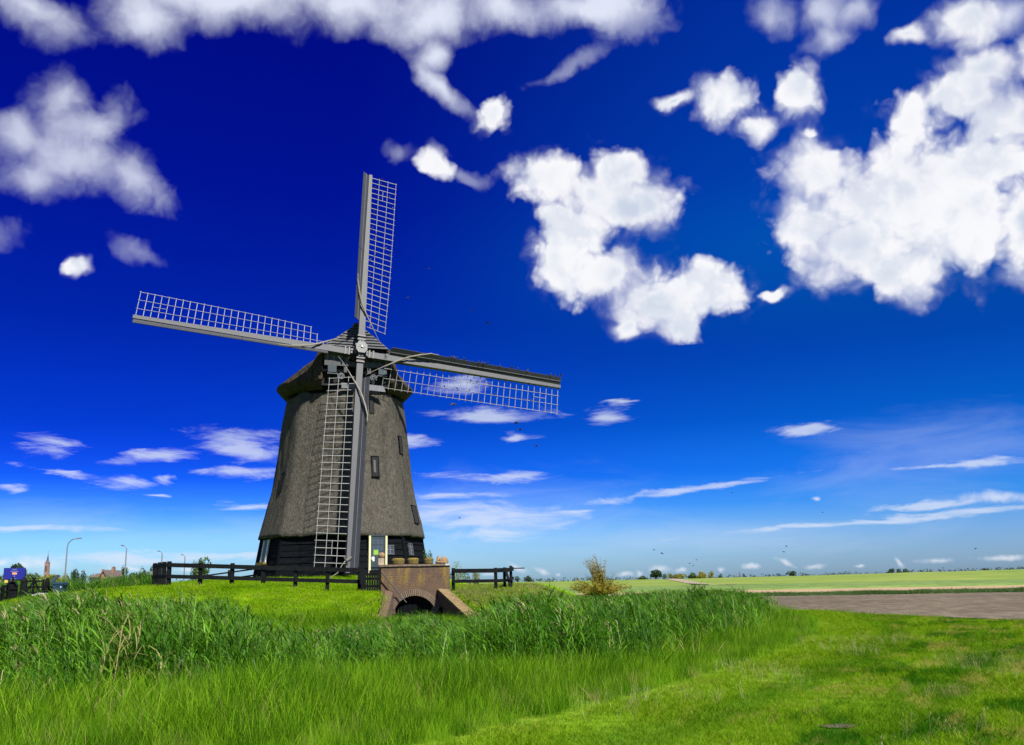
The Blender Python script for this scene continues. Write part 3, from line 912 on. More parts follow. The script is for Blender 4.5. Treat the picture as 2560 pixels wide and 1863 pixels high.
def build_body():
    per = 22; mb = MB(); n = 8 * per
    def jit(th, z):
        return 0.05 * (float(vnoise(th * 9, z * 0.9, 1, 6)) - 0.5) + 0.05 * (float(vnoise(th * 40, z * 1.7, 1, 7)) - 0.5)
    zs = np.linspace(EAVE_Z, TOP_Z, 44)
    rings = []
    inner = octagon_ring(wall_R(EAVE_Z) - 0.05, EAVE_Z + 0.30, per)
    rings.append(inner)
    lip = octagon_ring(body_R(EAVE_Z) - 0.10, EAVE_Z - 0.05, per)
    lip = [(x, y, z + 0.12 * (float(vnoise(i * 0.37, 0, 1, 8)) - 0.5) + 0.07 * (random.random() - 0.5)) for i, (x, y, z) in enumerate(lip)]
    rings.append(lip)
    for k, z in enumerate(zs):
        r = octagon_ring(float(body_R(z)), z, per, jit=jit)
        if k == 0:
            r = [(x, y, zz + 0.10 * (float(vnoise(i * 0.41, 3, 1, 9)) - 0.5)) for i, (x, y, zz) in enumerate(r)]
        rings.append(r)
    rings.append(octagon_ring(float(body_R(TOP_Z)) - 0.5, TOP_Z + 0.05, per))
    for r in rings:
        mb.v.extend(r)
    for j in range(len(rings) - 1):
        for i in range(n):
            a, b = j * n + i, j * n + (i + 1) % n
            mb.f.append((a, b, b + n, a + n)); mb.mi.append(0)
    part('thatched_body', mb, M_thatch, mill, True)
    # dark core behind the weatherboards
    core = MB(); per2 = 1
    r0 = [(MC[0] + (wall_R(BASE_Z - 0.6) - 0.06) * math.cos(PHI0 + k * math.pi / 4), MC[1] + (wall_R(BASE_Z - 0.6) - 0.06) * math.sin(PHI0 + k * math.pi / 4), BASE_Z - 0.6) for k in range(8)]
    r1 = [(MC[0] + (wall_R(5.0) - 0.06) * math.cos(PHI0 + k * math.pi / 4), MC[1] + (wall_R(5.0) - 0.06) * math.sin(PHI0 + k * math.pi / 4), 5.0) for k in range(8)]
    core.poly(r0 + r1, [(k, (k + 1) % 8, 8 + (k + 1) % 8, 8 + k) for k in range(8)] + [tuple(range(8, 16))])
    part('base_wall', core, M_dark, mill)
    rows = 8; z0 = BASE_Z - 0.1; h = (EAVE_Z + 0.25 - z0) / rows
    for k in range(8):
        a0, a1 = PHI0 + k * math.pi / 4, PHI0 + (k + 1) * math.pi / 4
        am = (a0 + a1) / 2; nn = np.array([math.cos(am), math.sin(am), 0])
        for j in range(rows):
            zb, zt = z0 + j * h, z0 + (j + 1) * h + 0.05
            jl = random.uniform(-0.012, 0.012)
            def cor(a, z, out):
                return MC + np.array([wall_R(z) * math.cos(a), wall_R(z) * math.sin(a), z]) + nn * out
            p = [cor(a0, zb, 0.0), cor(a1, zb, 0.0), cor(a1, zb, 0.075 + jl), cor(a0, zb, 0.075 + jl),
                 cor(a0, zt, -0.03), cor(a1, zt, -0.03), cor(a1, zt, 0.02), cor(a0, zt, 0.02)]
            # wavy lower edge keeps the waney boards uneven
            for q in (0, 1, 2, 3):
                p[q] = p[q] + np.array([0, 0, random.uniform(-0.025, 0.025)])
            part('weatherboard', MB().hexa(p), M_black, mill)
        cb = MB()
        pts = [MC + np.array([(wall_R(z) + 0.03) * math.cos(a0), (wall_R(z) + 0.03) * math.sin(a0), z]) for z in (z0, EAVE_Z + 0.2)]
        cb.beam(pts[0], pts[1], 0.16, 0.16, (math.cos(a0), math.sin(a0), 0))
        part('corner_board', cb, M_black, mill)


build_body()


def frame_box(mb, p, t, u, n, w, h, th, depth, z0=0.0):
    """four-sided frame around a w x h opening"""
    r = np.stack([t, u, n], 1)
    mb.box(p + u * (h / 2) + n * z0, (w + th * 2, th, depth), r); mb.box(p - u * (h / 2) + n * z0, (w + th * 2, th, depth), r)
    mb.box(p + t * (w / 2 + th / 4) + n * (z0 + 0.004), (th * 0.98, h - th, depth), r); mb.box(p - t * (w / 2 + th / 4) + n * (z0 + 0.004), (th * 0.98, h - th, depth), r)


def mill_window(x0, y0, x1, y1, fn=None, frame=M_black, glazed=False, name='loft_window', bars=(1, 2), label=None, th=0.045, depth=0.12):
    p, n, t, u = body_hit((x0 + x1) / 2, (y0 + y1) / 2, fn)
    cosf = max(0.3, abs(t @ np.array([1, 0, 0])))
    w = abs(x1 - x0) / FPX * 58.5 / cosf; h = abs(y1 - y0) / FPX * 58.5
    fr = MB(); frame_box(fr, p, t, u, n, w, h, th, depth, 0.06 if fn is not None else 0.0)
    o = part(name, fr, frame, mill, label=label)
    r = np.stack([t, u, n], 1)
    part('pane', MB().box(p + n * (0.07 if fn is not None else 0.025), (w, h, 0.02), r), M_glass if glazed else M_dark, o)
    if glazed:
        for i in range(1, bars[0] + 1):
            part('glazing_bar', MB().box(p + t * (w * (i / (bars[0] + 1) - 0.5)) + n * 0.095, (0.035, h, 0.03), r), M_pale if frame is M_capboard else frame, o)
        for i in range(1, bars[1] + 1):
            part('glazing_bar', MB().box(p + u * (h * (i / (bars[1] + 1) - 0.5)) + n * 0.097, (w, 0.035, 0.03), r), M_pale if frame is M_capboard else frame, o)
    return o, (p, n, t, u, w, h)


def build_openings():
    o, (p, n, t, u, w, h) = mill_window(930, 1141, 945, 1192, name='loft_window', label='narrow upright loft window in the thatch, shutter half open', depth=0.12)
    r = np.stack([t, u, n], 1)
    part('shutter', MB().box(p - t * 0.05 + n * 0.06, (w * 0.35, h * 0.62, 0.03), r), M_capboard, o)
    part('sill', MB().box(p - u * (h / 2 + 0.03) + n * 0.06, (w + 0.10, 0.05, 0.10), r), M_black, o)
    mill_window(998, 1090, 1004, 1137, name='loft_window', depth=0.10, th=0.03)
    mill_window(1032, 1263, 1042, 1310, name='loft_window', depth=0.10, th=0.03)
    mill_window(700, 1182, 707, 1232, name='loft_window', depth=0.10, th=0.03)
    mill_window(924, 1000, 933, 1034, name='loft_window', depth=0.10, th=0.03)
    # casements in the boarded base
    mill_window(966, 1365, 981, 1386, wall_R, M_capboard, True, 'casement_window', (1, 1), 'small two light window right of the door', 0.05, 0.12)
    mill_window(1020, 1360, 1028, 1388, wall_R, M_capboard, True, 'casement_window', (1, 2), 'tall narrow window on the right hand wall', 0.05, 0.12)
    o, (p, n, t, u, w, h) = mill_window(661, 1352, 675, 1407, wall_R, M_white, False, 'casement_window', (1, 3), 'green shuttered window between white boards', 0.06, 0.10)
    r = np.stack([t, u, n], 1)
    part('shutter', MB().box(p + n * 0.11, (w * 0.9, h, 0.04), r), M_shutter, o)
    for s in (-1, 1):
        part('white_board', MB().box(p + t * s * (w / 2 + 0.10) + n * 0.15, (0.20, h, 0.07), r), M_white, o)
    fb = MB(); fb.box(p - u * (h / 2 + 0.12) + n * 0.24, (w + 0.7, 0.2, 0.22), r)
    part('window_box', fb, M_mossc, o)
    # entrance
    p, n, t, u = body_hit(941, 1392, wall_R)
    n = np.array([n[0], n[1], 0]); n /= np.linalg.norm(n); u = np.array([0, 0, 1.0]); t = np.cross(u, n)
    r = np.stack([t, u, n], 1)
    zt, zb = W(941, 1339, 55.9)[2], BASE_Z + 0.03
    wd = 0.92; c = np.array([p[0], p[1], 0]) + n * 0.14
    dz = (zt + zb) / 2; hh = zt - zb
    door = part('door', MB().box(c + np.array([0, 0, dz]), (wd, hh, 0.06), r), M_door, mill, label='dark green half glazed entrance door with cream jambs')
    for s in (-1, 1):
        part('door_jamb', MB().box(c + t * s * (wd / 2 + 0.065) + np.array([0, 0, dz]) + n * 0.03, (0.12, hh + 0.06, 0.14), r), M_cream, door)
    part('lintel', MB().box(c + np.array([0, 0, zt + 0.05]) + n * 0.02, (wd + 0.1, 0.08, 0.1), r), M_door, door)
    for i in range(3):
        for j in range(3):
            q = c + t * ((i - 1) * 0.25) + np.array([0, 0, zt - 0.32 - j * 0.36]) + n * 0.035
            part('pane', MB().box(q, (0.215, 0.32, 0.012), r), M_glass, door)
    for dx, dzz, ww, hh2, mt in ((-0.27, 1.30, 0.12, 0.26, M_note), (0.20, 1.30, 0.10, 0.24, M_note), (-0.12, 0.92, 0.30, 0.28, M_poster)):
        part('notice', MB().box(c + t * dx + np.array([0, 0, zt - dzz]) + n * 0.05, (ww, hh2, 0.006), r), mt, door)
    part('door_handle', MB().box(c - t * 0.38 + np.array([0, 0, zb + 1.15]) + n * 0.06, (0.05, 0.14, 0.05), r), M_white, door)


build_openings()

# ---- cap
CAPC = np.array([MC[0], MC[1], 0]); CAP_E = 13.95; CAP_R = 4.33; GAB = 3.72; APEX = 17.42


def cap_pt(f, s, z):
    return CAPC + FWD * f + AXA * s + np.array([0, 0, z])


def cap_lat(t):
    """half width of the front gable from eave (0) to apex (1): upright cheeks, then two roof slopes"""
    return float(np.interp(t, (0, 0.30, 0.54, 0.62, 1.0), (1.0, 0.985, 0.93, 0.80, 0.03)))


def build_cap():
    a0 = math.acos(GAB / CAP_R); nphi, nt = 120, 20
    mb = MB(); rows = []
    def surf(phi, t):
        f, s = CAP_R * math.cos(phi), CAP_R * math.sin(phi)
        rf = min(max(f, -1.5), GAB); rz = APEX - 0.35 * (GAB - rf) / 5.2 - (0.35 if f < -1.5 else 0)
        e = np.array([f, s, CAP_E]); rd = np.array([rf, 0, rz])
        wf = float(sst(f / GAB, 0.66, 1.0))
        lat = (1 - wf) * (1 - t) + wf * cap_lat(t)
        k = t + 0.10 * math.sin(math.pi * t) * (1 - t)
        q = e + (rd - e) * np.array([k, 0, t + 0.055 * math.sin(math.pi * t) * (1 - wf)]); q[1] = s * lat
        return q
    for j in range(nt + 1):
        t = j / nt; row = []
        for i in range(nphi + 1):
            phi = a0 + (2 * math.pi - 2 * a0) * i / nphi
            q = surf(phi, t)
            w = 0.05 * (float(vnoise(phi * 7, t * 5, 1, 12)) - 0.5) + 0.025 * (float(vnoise(phi * 30, t * 14, 1, 13)) - 0.5)
            rr = np.array([q[0], q[1], 0]); rr /= np.linalg.norm(rr) + 1e-6
            q = q + rr * w + np.array([0, 0, w * 0.5])
            row.append(cap_pt(*q))
        rows.append(row)
    # thick rolled eave: outer lip, belly and underside
    und, bel, lip, lip0 = [], [], [], []
    for i in range(nphi + 1):
        phi = a0 + (2 * math.pi - 2 * a0) * i / nphi
        j1 = 0.05 * (float(vnoise(i * 0.5, 0, 1, 14)) - 0.5) + 0.02 * (random.random() - 0.5)
        for lst, dr_, dz_ in ((lip0, -0.01, -0.08), (lip, -0.24, -0.34), (bel, -0.52, -0.62), (und, -0.80, -0.56)):
            lst.append(cap_pt((CAP_R + dr_) * math.cos(phi), (CAP_R + dr_) * math.sin(phi), CAP_E + dz_ + j1))
    rows = [und, bel, lip, lip0] + rows
    n = nphi + 1
    for r in rows:
        mb.v.extend([tuple(k) for k in r])
    for j in range(len(rows) - 1):
        for i in range(nphi):
            a = j * n + i; mb.f.append((a, a + 1, a + n + 1, a + n)); mb.mi.append(0)
    part('cap_thatch', mb, M_capth, mill, True)
    # thick thatch verge along both gable edges
    for s in (-1, 1):
        vg = MB(); half = math.sqrt(CAP_R ** 2 - GAB ** 2)
        pts = [cap_pt(GAB - 0.10, s * half * cap_lat(t), CAP_E - 0.12 + (APEX - CAP_E + 0.08) * t) for t in np.linspace(0, 0.62, 14)]
        vg.tube(pts, [0.15 + 0.03 * random.random() - 0.08 * k / 13 for k in range(14)], 7)
        part('thatch_verge', vg, M_capth, mill, True)
    # drum between cap and tower
    dr = MB(); dr.lathe((MC[0], MC[1], 0), [(3.62, TOP_Z - 0.2), (3.62, CAP_E + 0.1), (0.2, CAP_E + 0.12)], 40)
    part('cap_drum', dr, M_black, mill)
    # gable infill, boards, opening
    half = math.sqrt(CAP_R ** 2 - GAB ** 2)
    def gw(z):
        return half * cap_lat((z - CAP_E) / (APEX - CAP_E))
    gb = MB(); zz_ = np.linspace(CAP_E, APEX - 0.05, 9)
    gb.prism([(gw(z) - 0.04, z) for z in zz_] + [(-gw(z) + 0.04, z) for z in zz_[::-1]] + [(-gw(CAP_E) + 0.05, CAP_E - 0.4), (gw(CAP_E) - 0.05, CAP_E - 0.4)],
             CAPC + FWD * (GAB - 0.30), AXA, (0, 0, 1), FWD, 0.1)
    part('gable_backing', gb, M_dark, mill)
    z = 15.98; k = 0
    while z < APEX - 0.12:
        h = 0.17; z1 = min(z + h, APEX - 0.02)
        w0, w1 = gw(z) + 0.06, max(0.04, gw(z1) + 0.06)
        p = [cap_pt(GAB - 0.18, -w0, z), cap_pt(GAB - 0.18, w0, z), cap_pt(GAB + 0.06, w0, z + 0.0), cap_pt(GAB + 0.06, -w0, z + 0.0),
             cap_pt(GAB - 0.18, -w1, z1 + 0.02), cap_pt(GAB - 0.18, w1, z1 + 0.02), cap_pt(GAB - 0.04, w1, z1 + 0.02), cap_pt(GAB - 0.04, -w1, z1 + 0.02)]
        part('gable_board', MB().hexa(p), M_capboard, mill)
        z += h
    part('ridge_cap', MB().beam(cap_pt(GAB + 0.1, 0, APEX + 0.02), cap_pt(-1.6, 0, APEX - 0.28), 0.46, 0.14), M_capboard, mill)
    # beard: short upright boards over the storm beam
    for s in (-1, 1):
        for i in range(11):
            x = s * (0.62 + i * 0.135); zb = 15.02; zt = 15.72 - 0.06 * (s > 0)
            if zt - zb < 0.12:
                continue
            part('beard_board', MB().box(cap_pt(GAB + 0.10, x, (zb + zt) / 2 + random.uniform(-0.02, 0.02)), (0.118, 0.035, zt - zb), np.stack([AXA, FWD, (0, 0, 1)], 1)), M_capboard if i % 3 else M_pale, mill)
    part('storm_beam', MB().beam(cap_pt(GAB + 0.12, -2.02, 14.86), cap_pt(GAB + 0.12, 2.02, 14.86), 0.24, 0.30), M_capboard, mill)
    part('cross_beam', MB().beam(cap_pt(GAB - 0.02, -2.15, 14.42), cap_pt(GAB - 0.02, 2.15, 14.42), 0.18, 0.16), M_black, mill)
    for s in (-1, 1):
        part('bracket', MB().box(cap_pt(GAB + 0.12, s * 1.55, 14.50), (0.52, 0.3, 0.42), np.stack([AXA, FWD, (0, 0, 1)], 1)), M_door, mill)
        part('bracket', MB().box(cap_pt(GAB + 0.05, s * 0.72, 14.52), (0.22, 0.3, 0.40), np.stack([AXA, FWD, (0, 0, 1)], 1)), M_capboard, mill)
        sp = MB(); cc = cap_pt(GAB + 0.20, s * 0.98, 14.06); pts = []
        for i in range(30):
            t = i / 29; a = -math.pi / 2 + t * 4.3 * math.pi; rr = 0.20 * (1 - t) + 0.035
            pts.append(cc + AXA * s * rr * math.cos(a) + np.array([0, 0, 1]) * rr * math.sin(a))
        pts = [cc + AXA * s * 0.85 + np.array([0, 0, 0.16])] + [cc + AXA * s * 0.25 + np.array([0, 0, 0.16])] + list(reversed(pts[::-1]))[2:]
        sp.tube(pts, 0.036, 6)
        part('scroll', sp, M_pale, mill)
        part('apron_board', MB().prism([(s * 0.55 - 0.42, 13.34), (s * 0.55 + 0.42, 13.34), (s * 0.55 + 0.42, 13.66), (s * 0.55 - 0.42, 13.66)] if s < 0 else
             [(0.35, 13.30), (1.75, 13.22), (1.62, 13.58), (0.35, 13.66)], CAPC + FWD * (GAB + 0.22), AXA, (0, 0, 1), FWD, 0.06), M_pale, mill)
    # windshaft and poll end
    ws = MB(); ws.tube([HUB - AXN * 3.0, HUB - AXN * 1.35], 0.34, 12)
    part('windshaft', ws, M_iron, mill, True)
    pe = MB()
    def blk(d0, d1, w):
        r = np.stack([AXA, AXB, AXN], 1)
        pe.box(HUB - AXN * (d0 + d1) / 2, (w, w, abs(d1 - d0)), r)
    blk(0.22, 0.74, 0.66); blk(0.76, 1.34, 0.70)
    poll = part('poll_end', pe, M_iron, mill)
    th = R(-4.49)
    ca, cb2 = AXA * math.cos(th) + AXB * math.sin(th), -AXA * math.sin(th) + AXB * math.cos(th)
    oct_ = [(0.36 * math.cos(a) * (1.0 if i % 2 else 1.0), 0.42 * math.sin(a)) for i, a in enumerate([R(20), R(60), R(120), R(160), R(200), R(240), R(300), R(340)])]
    part('poll_plate', MB().prism(oct_, HUB - AXN * 0.12, ca, cb2, AXN, 0.22), M_poll, poll)
    star = []
    for i in range(16):
        a = math.pi * i / 8 + math.pi / 2; rr = 0.31 if i % 2 == 0 else 0.045
        star.append((rr * math.cos(a), rr * math.sin(a)))
    sm = MB(); o = HUB + AXN * 0.03
    base = [HUB - AXN * 0.008 + ca * a + cb2 * b for a, b in star]
    sm.poly(base + [o], [(i, (i + 1) % 16, 16) for i in range(16)])
    part('star', sm, M_star, poll, label='white eight pointed star on the poll end')
    bl = MB(); bl.tube([HUB - AXN * 0.02, HUB + AXN * 0.09], [0.06, 0.04], 10)
    part('star_boss', bl, M_star, poll)


build_cap()


# ---- sails
def build_sail(ang, length, depth, short_inner):
    """u along the arm, v towards the trailing (lattice) side, w out to the viewer"""
    t = R(ang)
    U = AXA * math.cos(t) + AXB * math.sin(t)
    V = AXA * math.sin(t) - AXB * math.cos(t)      # clockwise of the arm: trailing side
    o = HUB - AXN * depth
    st = MB()
    st.beam(o + U * 0.0, o + U * length, 0.40, 0.36, AXN, 0.21, 0.20)
    sail = part('sail', st, M_grey, mill)

    def pitch(u):
        return R(float(np.interp(u, (1.5, 6, 12.8), (27, 17, 8))))

    def at(u, v, w=0.0):
        p = pitch(u)
        return o + U * u + V * (v * math.cos(p)) - AXN * (v * math.sin(p)) + AXN * w
    # leading boards, two lengths, leading edge carried forward
    for (u0, u1) in ((1.9, 6.9), (6.93, length - 0.05)):
        n = 8; mb = MB(); q = []
        for i in range(n + 1):
            u = u0 + (u1 - u0) * i / n
            p = R(float(np.interp(u, (1.9, 12.8), (50, 40)))); wd = float(np.interp(u, (1.9, 12.8), (0.74, 0.58)))
            e0 = o + U * u - V * 0.08 - AXN * 0.02
            dr = -V * math.cos(p) + AXN * math.sin(p); nn = AXN * math.cos(p) + V * math.sin(p)
            q.append([e0 + nn * 0.02, e0 + dr * wd + nn * 0.02, e0 + dr * wd - nn * 0.02, e0 - nn * 0.02])
        for a in q:
            mb.v.extend([tuple(k) for k in a])
        for i in range(n):
            b = 4 * i
            for k in range(4):
                mb.f.append((b + k, b + (k + 1) % 4, b + 4 + (k + 1) % 4, b + 4 + k)); mb.mi.append(0)
        mb.f += [(0, 1, 2, 3), (4 * n + 3, 4 * n + 2, 4 * n + 1, 4 * n)]; mb.mi += [0, 0]
        part('leading_board', mb, M_grey, sail)
        # batten that covers the joint
        bt = MB()
        for i in range(n):
            bt.beam((np.asarray(q[i][0]) * 0.45 + np.asarray(q[i][1]) * 0.55) + AXN * 0.012, (np.asarray(q[i + 1][0]) * 0.45 + np.asarray(q[i + 1][1]) * 0.55) + AXN * 0.012, 0.035, 0.02, AXN)
        part('board_batten', bt, M_capboard, sail)
    # bars through the stock
    nb = 29; u0 = 1.75; du = (length - 0.12 - u0) / (nb - 1)
    for i in range(nb):
        u = u0 + i * du; v1 = 1.84
        if short_inner:
            v1 = {0: 0.45, 1: 0.62, 2: 1.28}.get(i, v1)
        j = random.uniform(-0.012, 0.012)
        part('lattice_bar', MB().beam(at(u + j, -0.10, -0.06), at(u, v1 + random.uniform(0, 0.05), -0.02), 0.036, 0.034, AXN, 0.030, 0.028), M_lattice, sail)
        pe = MB(); pe.box(at(u, 0.0, 0.0) + AXN * (0.36 - 0.16 * u / 13) / 2 + V * 0.08, (0.05, 0.03, 0.03), np.stack([U, V, AXN], 1))
        if i % 1 == 0:
            part('bar_peg', pe, M_iron, sail)
    for v in (0.62, 1.23, 1.80):
        us = np.linspace(u0 + (du * (3 if v > 1.3 else 2 if v > 0.7 else 0) if short_inner else 0) - 0.05, length - 0.06, 12)
        part('lattice_rail', MB().tube([at(u, v, 0.005) for u in us], 0.016, 4), M_lattice, sail)
    ue = [length - 0.14 - du * k for k in (2, 4)]
    part('lattice_rail', MB().tube([at(u, 0.92, 0.0) for u in ue], 0.015, 4), M_lattice, sail)
    # iron clamps at the hub
    for k in (0.62, 0.86):
        part('stock_clamp', MB().box(o + U * k + AXN * 0.03, (0.09, 0.50, 0.46), np.stack([U, V, AXN], 1)), M_iron, sail)
    part('wedge', MB().box(o + U * 0.45 + AXN * 0.2 + V * 0.09, (0.16, 0.13, 0.2), np.stack([U, V, AXN], 1)), M_pale, sail)
    part('wedge', MB().box(o + U * 0.45 + AXN * 0.2 - V * 0.09, (0.16, 0.13, 0.2), np.stack([U, V, AXN], 1)), M_pale, sail)
    # furled canvas twisted round the stock, its line running in to the hub
    key = [(4.9, -0.52, 0.60), (4.4, -0.52, 0.64), (3.7, -0.36, 0.52), (3.0, -0.14, 0.36), (2.4, 0.16, 0.26), (1.9, 0.46, 0.20), (1.4, 0.75, 0.10), (0.9, 1.05, 0.0), (0.45, 1.38, -0.1)]
    rad = [0.02, 0.04, 0.055, 0.05, 0.055, 0.045, 0.022, 0.014, 0.011]
    pts, rr = [], []
    for i in range(len(key) - 1):
        for s in np.linspace(0, 1, 5)[:-1]:
            a, b = np.array(key[i]), np.array(key[i + 1]); c = a + (b - a) * s
            pts.append(o + U * c[0] + V * c[1] + AXN * (c[2] + 0.02 * math.sin(i * 2 + s * 6))); rr.append((rad[i] + (rad[i + 1] - rad[i]) * s) * random.uniform(0.85, 1.15))
    part('furled_cloth', MB().tube(pts, rr, 7), M_cloth, sail, True)
    return U, V, at, o


SAILS = {}
for nm, ang, ln, dp, sh in (('up', 90 - 4.49, 12.81, 0.48, False), ('down', 270 - 4.49, 13.56, 0.48, False), ('left', 180 - 6.33, 13.0, 1.05, True), ('right', -6.33, 13.26, 1.05, False)):
    SAILS[nm] = build_sail(ang, ln, dp, sh)

# rope that holds the lowest sail
U, V, at, o = SAILS['down']
tip = o + U * 12.9
rp = MB(); g0 = W(818, 1450, 52.6)
rp.tube([tip + AXN * 0.2 + V * 0.15, tip + AXN * 0.25 + V * 0.35 + np.array([0, 0, -0.25]), (tip + g0) / 2 + np.array([0, 0, -0.12]), g0], [0.03, 0.028, 0.026, 0.026], 6)
rp.tube([tip + AXN * 0.24 - V * 0.15 + np.array([0, 0, 0.2]), tip + AXN * 0.26 + V * 0.1, tip + AXN * 0.25 + V * 0.25 + np.array([0, 0, 0.15]), tip + AXN * 0.22 + V * 0.05 + np.array([0, 0, -0.2])], 0.03, 6)
solo('rope', rp, M_cloth, 'pale rope tying the lowest sail tip down to the mound', 'rope', smooth=True)


# ------------------------------------------------------------------ brick outfall
def build_outfall():
    Yw = 45.9; xl, xr = W(951, 1416, Yw)[0], W(1123, 1419, Yw)[0]; zt = 2.50; th = 0.46
    of = thing('brick_outfall', ((xl + xr) / 2, Yw, -0.4), 'brick culvert headwall with arched opening and parapet at the foot of the mill', 'headwall')
    ac = W(1037, 1490, Yw); cx, zc = ac[0], ac[2]              # crown of the opening
    rad = 1.02; cz = zc - rad; zb = -0.6; hw = 0.93
    zs = cz + math.sqrt(rad * rad - hw * hw)
    arch = [(cx - hw, zb), (cx - hw, zs)] + [(cx + rad * math.sin(a), cz + rad * math.cos(a)) for a in np.linspace(-math.asin(hw / rad), math.asin(hw / rad), 17)][1:-1] + [(cx + hw, zs), (cx + hw, zb)]
    mb = MB()
    n = len(arch); L = []
    tops = [(xl, zb), (xl, (zs + zt) / 2 - .4)] + [(xl + (xr - xl) * (i + 1) / (n - 3), zt) if 0 < i < n - 5 else ((xl, zt) if i == 0 else (xr, zt)) for i in range(n - 4)] + [(xr, (zs + zt) / 2 - .4), (xr, zb)]
    for y in (Yw, Yw + th):
        L.append(len(mb.v))
        for (a, b) in arch:
            mb.v.append((a, y, b))
        for (a, b) in tops:
            mb.v.append((a, y, b))
    for i in range(n - 1):
        a = L[0]; b = L[1]
        mb.f.append((a + i, a + i + 1, a + n + i + 1, a + n + i)); mb.mi.append(0)
        mb.f.append((b + n + i, b + n + i + 1, b + i + 1, b + i)); mb.mi.append(0)
        mb.f.append((a + i, b + i, b + i + 1, a + i + 1)); mb.mi.append(0)
        mb.f.append((a + n + i, a + n + i + 1, b + n + i + 1, b + n + i)); mb.mi.append(0)
    part('wall', mb, M_brick, of)
    # vault behind, dark timber gate half closing it
    vb = MB(); k = len(arch)
    for y in (Yw + th, Yw + th + 0.12):
        for (a, b) in arch:
            vb.v.append((a, y, b))
    for i in range(k - 1):
        vb.f.append((i, k + i, k + i + 1, i + 1)); vb.mi.append(0)
    vb.f.append(tuple(range(k, 2 * k))); vb.mi.append(0)
    part('vault', vb, M_dark, of)
    gt = MB()
    for i in range(4):
        gt.box((cx - 0.72 + i * 0.235, Yw + 0.30, 0.05 + 0.02 * i), (0.22, 0.06, 1.30 + 0.16 * i), None)
    part('sluice_gate', gt, M_black, of)
    nv = 30
    aa = math.asin(hw / rad) * 1.02
    for i in range(nv):
        a = -aa + 2 * aa * (i + 0.5) / nv
        if a < -0.95 and False:
            continue
        c = (cx + (rad + 0.16) * math.sin(a), Yw - 0.006 - 0.01 * random.random(), cz + (rad + 0.16) * math.cos(a))
        rot = np.array([[math.cos(a), 0, math.sin(a)], [0, 1, 0], [-math.sin(a), 0, math.cos(a)]])
        part('voussoir', MB().box(c, (0.058, 0.06, 0.29), rot, 1.12), M_vous, of)
    # coping course, brick on edge
    nc = 15; w = (xr - xl + 0.08) / nc
    for i in range(nc):
        part('coping_brick', MB().box((xl - 0.04 + w * (i + 0.5), Yw + th / 2 - 0.01, zt + 0.045 + random.uniform(-.006, .006)), (w - 0.012, th + 0.10, 0.09)), M_conc if i >= nc - 1 else M_vous, of)
    # right wing wall falling towards the ditch
    a = W(1096, 1477, Yw - 0.02); b = W(1186, 1561, 41.2)
    d = np.array([b[0] - a[0], b[1] - a[1], 0]); d /= np.linalg.norm(d); q = np.array([-d[1], d[0], 0]) * -1
    if q[0] < 0:
        q = -q
    wm = MB(); tw = 0.42
    A0, B0 = np.array([a[0], a[1] - 0.03, 0]), np.array([b[0], b[1], 0])
    zz = [(A0, a[2]), (B0, b[2])]
    p = [A0 + (0, 0, zb), B0 + (0, 0, zb), B0 + q * tw + (0, 0, zb), A0 + q * tw + (0, 0, zb), A0 + (0, 0, a[2]), B0 + (0, 0, b[2]), B0 + q * tw + (0, 0, b[2]), A0 + q * tw + (0, 0, a[2])]
    wm.hexa(p); part('wing_wall', wm, M_brick, of)
    cm = MB(); e = 0.05
    p = [A0 - q * e + (0, 0, a[2] + .004), B0 - q * e + (0, 0, b[2] + .004), B0 + q * (tw + e) + (0, 0, b[2] + .004), A0 + q * (tw + e) + (0, 0, a[2] + .004)]
    cm.hexa(p + [k + np.array([0, 0, 0.09]) for k in p]); part('wing_coping', cm, M_wingc, of)
    # left wing pier
    l0 = W(958, 1482, 45.2); l1 = W(979, 1482, 45.2)
    pm = MB(); x0, x1 = l0[0], l1[0]
    p = [(x0, 43.4, zb), (x1, 43.4, zb), (x1, Yw - 0.01, zb), (x0, Yw - 0.01, zb), (x0, 43.4, 0.25), (x1, 43.4, 0.25), (x1, Yw - 0.01, l0[2] + 0.1), (x0, Yw - 0.01, l0[2] + 0.1)]
    pm.hexa([np.array(k) for k in p]); part('wing_wall', pm, M_brick, of)
    # iron tie rod
    r0 = W(949, 1424, Yw - 0.25); r1 = W(1016, 1507, Yw - 0.25)
    rd = MB(); rd.tube([r0, (r0 + r1) / 2 + (0.01, 0, -0.01), r1], 0.028, 6)
    part('iron_rod', rd, M_iron, of, label='black iron rod slanting across the brickwork')
    dark = MB(); dark.box((W(1095, 1520, 45.4)[0], 45.3, 0.05), (0.55, 0.12, 1.15)); part('side_board', dark, M_black, of)
    dark = MB(); dark.box((W(985, 1530, 45.4)[0], 45.3, -0.1), (0.5, 0.12, 0.9)); part('side_board', dark, M_black, of)
    top = zt + 0.09
    # things standing on the parapet
    yy = Yw + th / 2
    c = W(953.5, 1400, yy); px = thing('stone_pillar', (c[0], yy, top), 'short square stone pillar topped by a mossy drum, on the parapet end', 'pillar')
    part('shaft', MB().box((c[0], yy, top + 0.16), (0.26, 0.26, 0.32), None, 0.94), M_stone, px)
    part('cap_stone', MB().lathe((c[0], yy, top + 0.32), [(0.10, 0), (0.15, 0.04), (0.165, 0.14), (0.14, 0.22), (0.06, 0.255)], 14), M_sand, px, True)
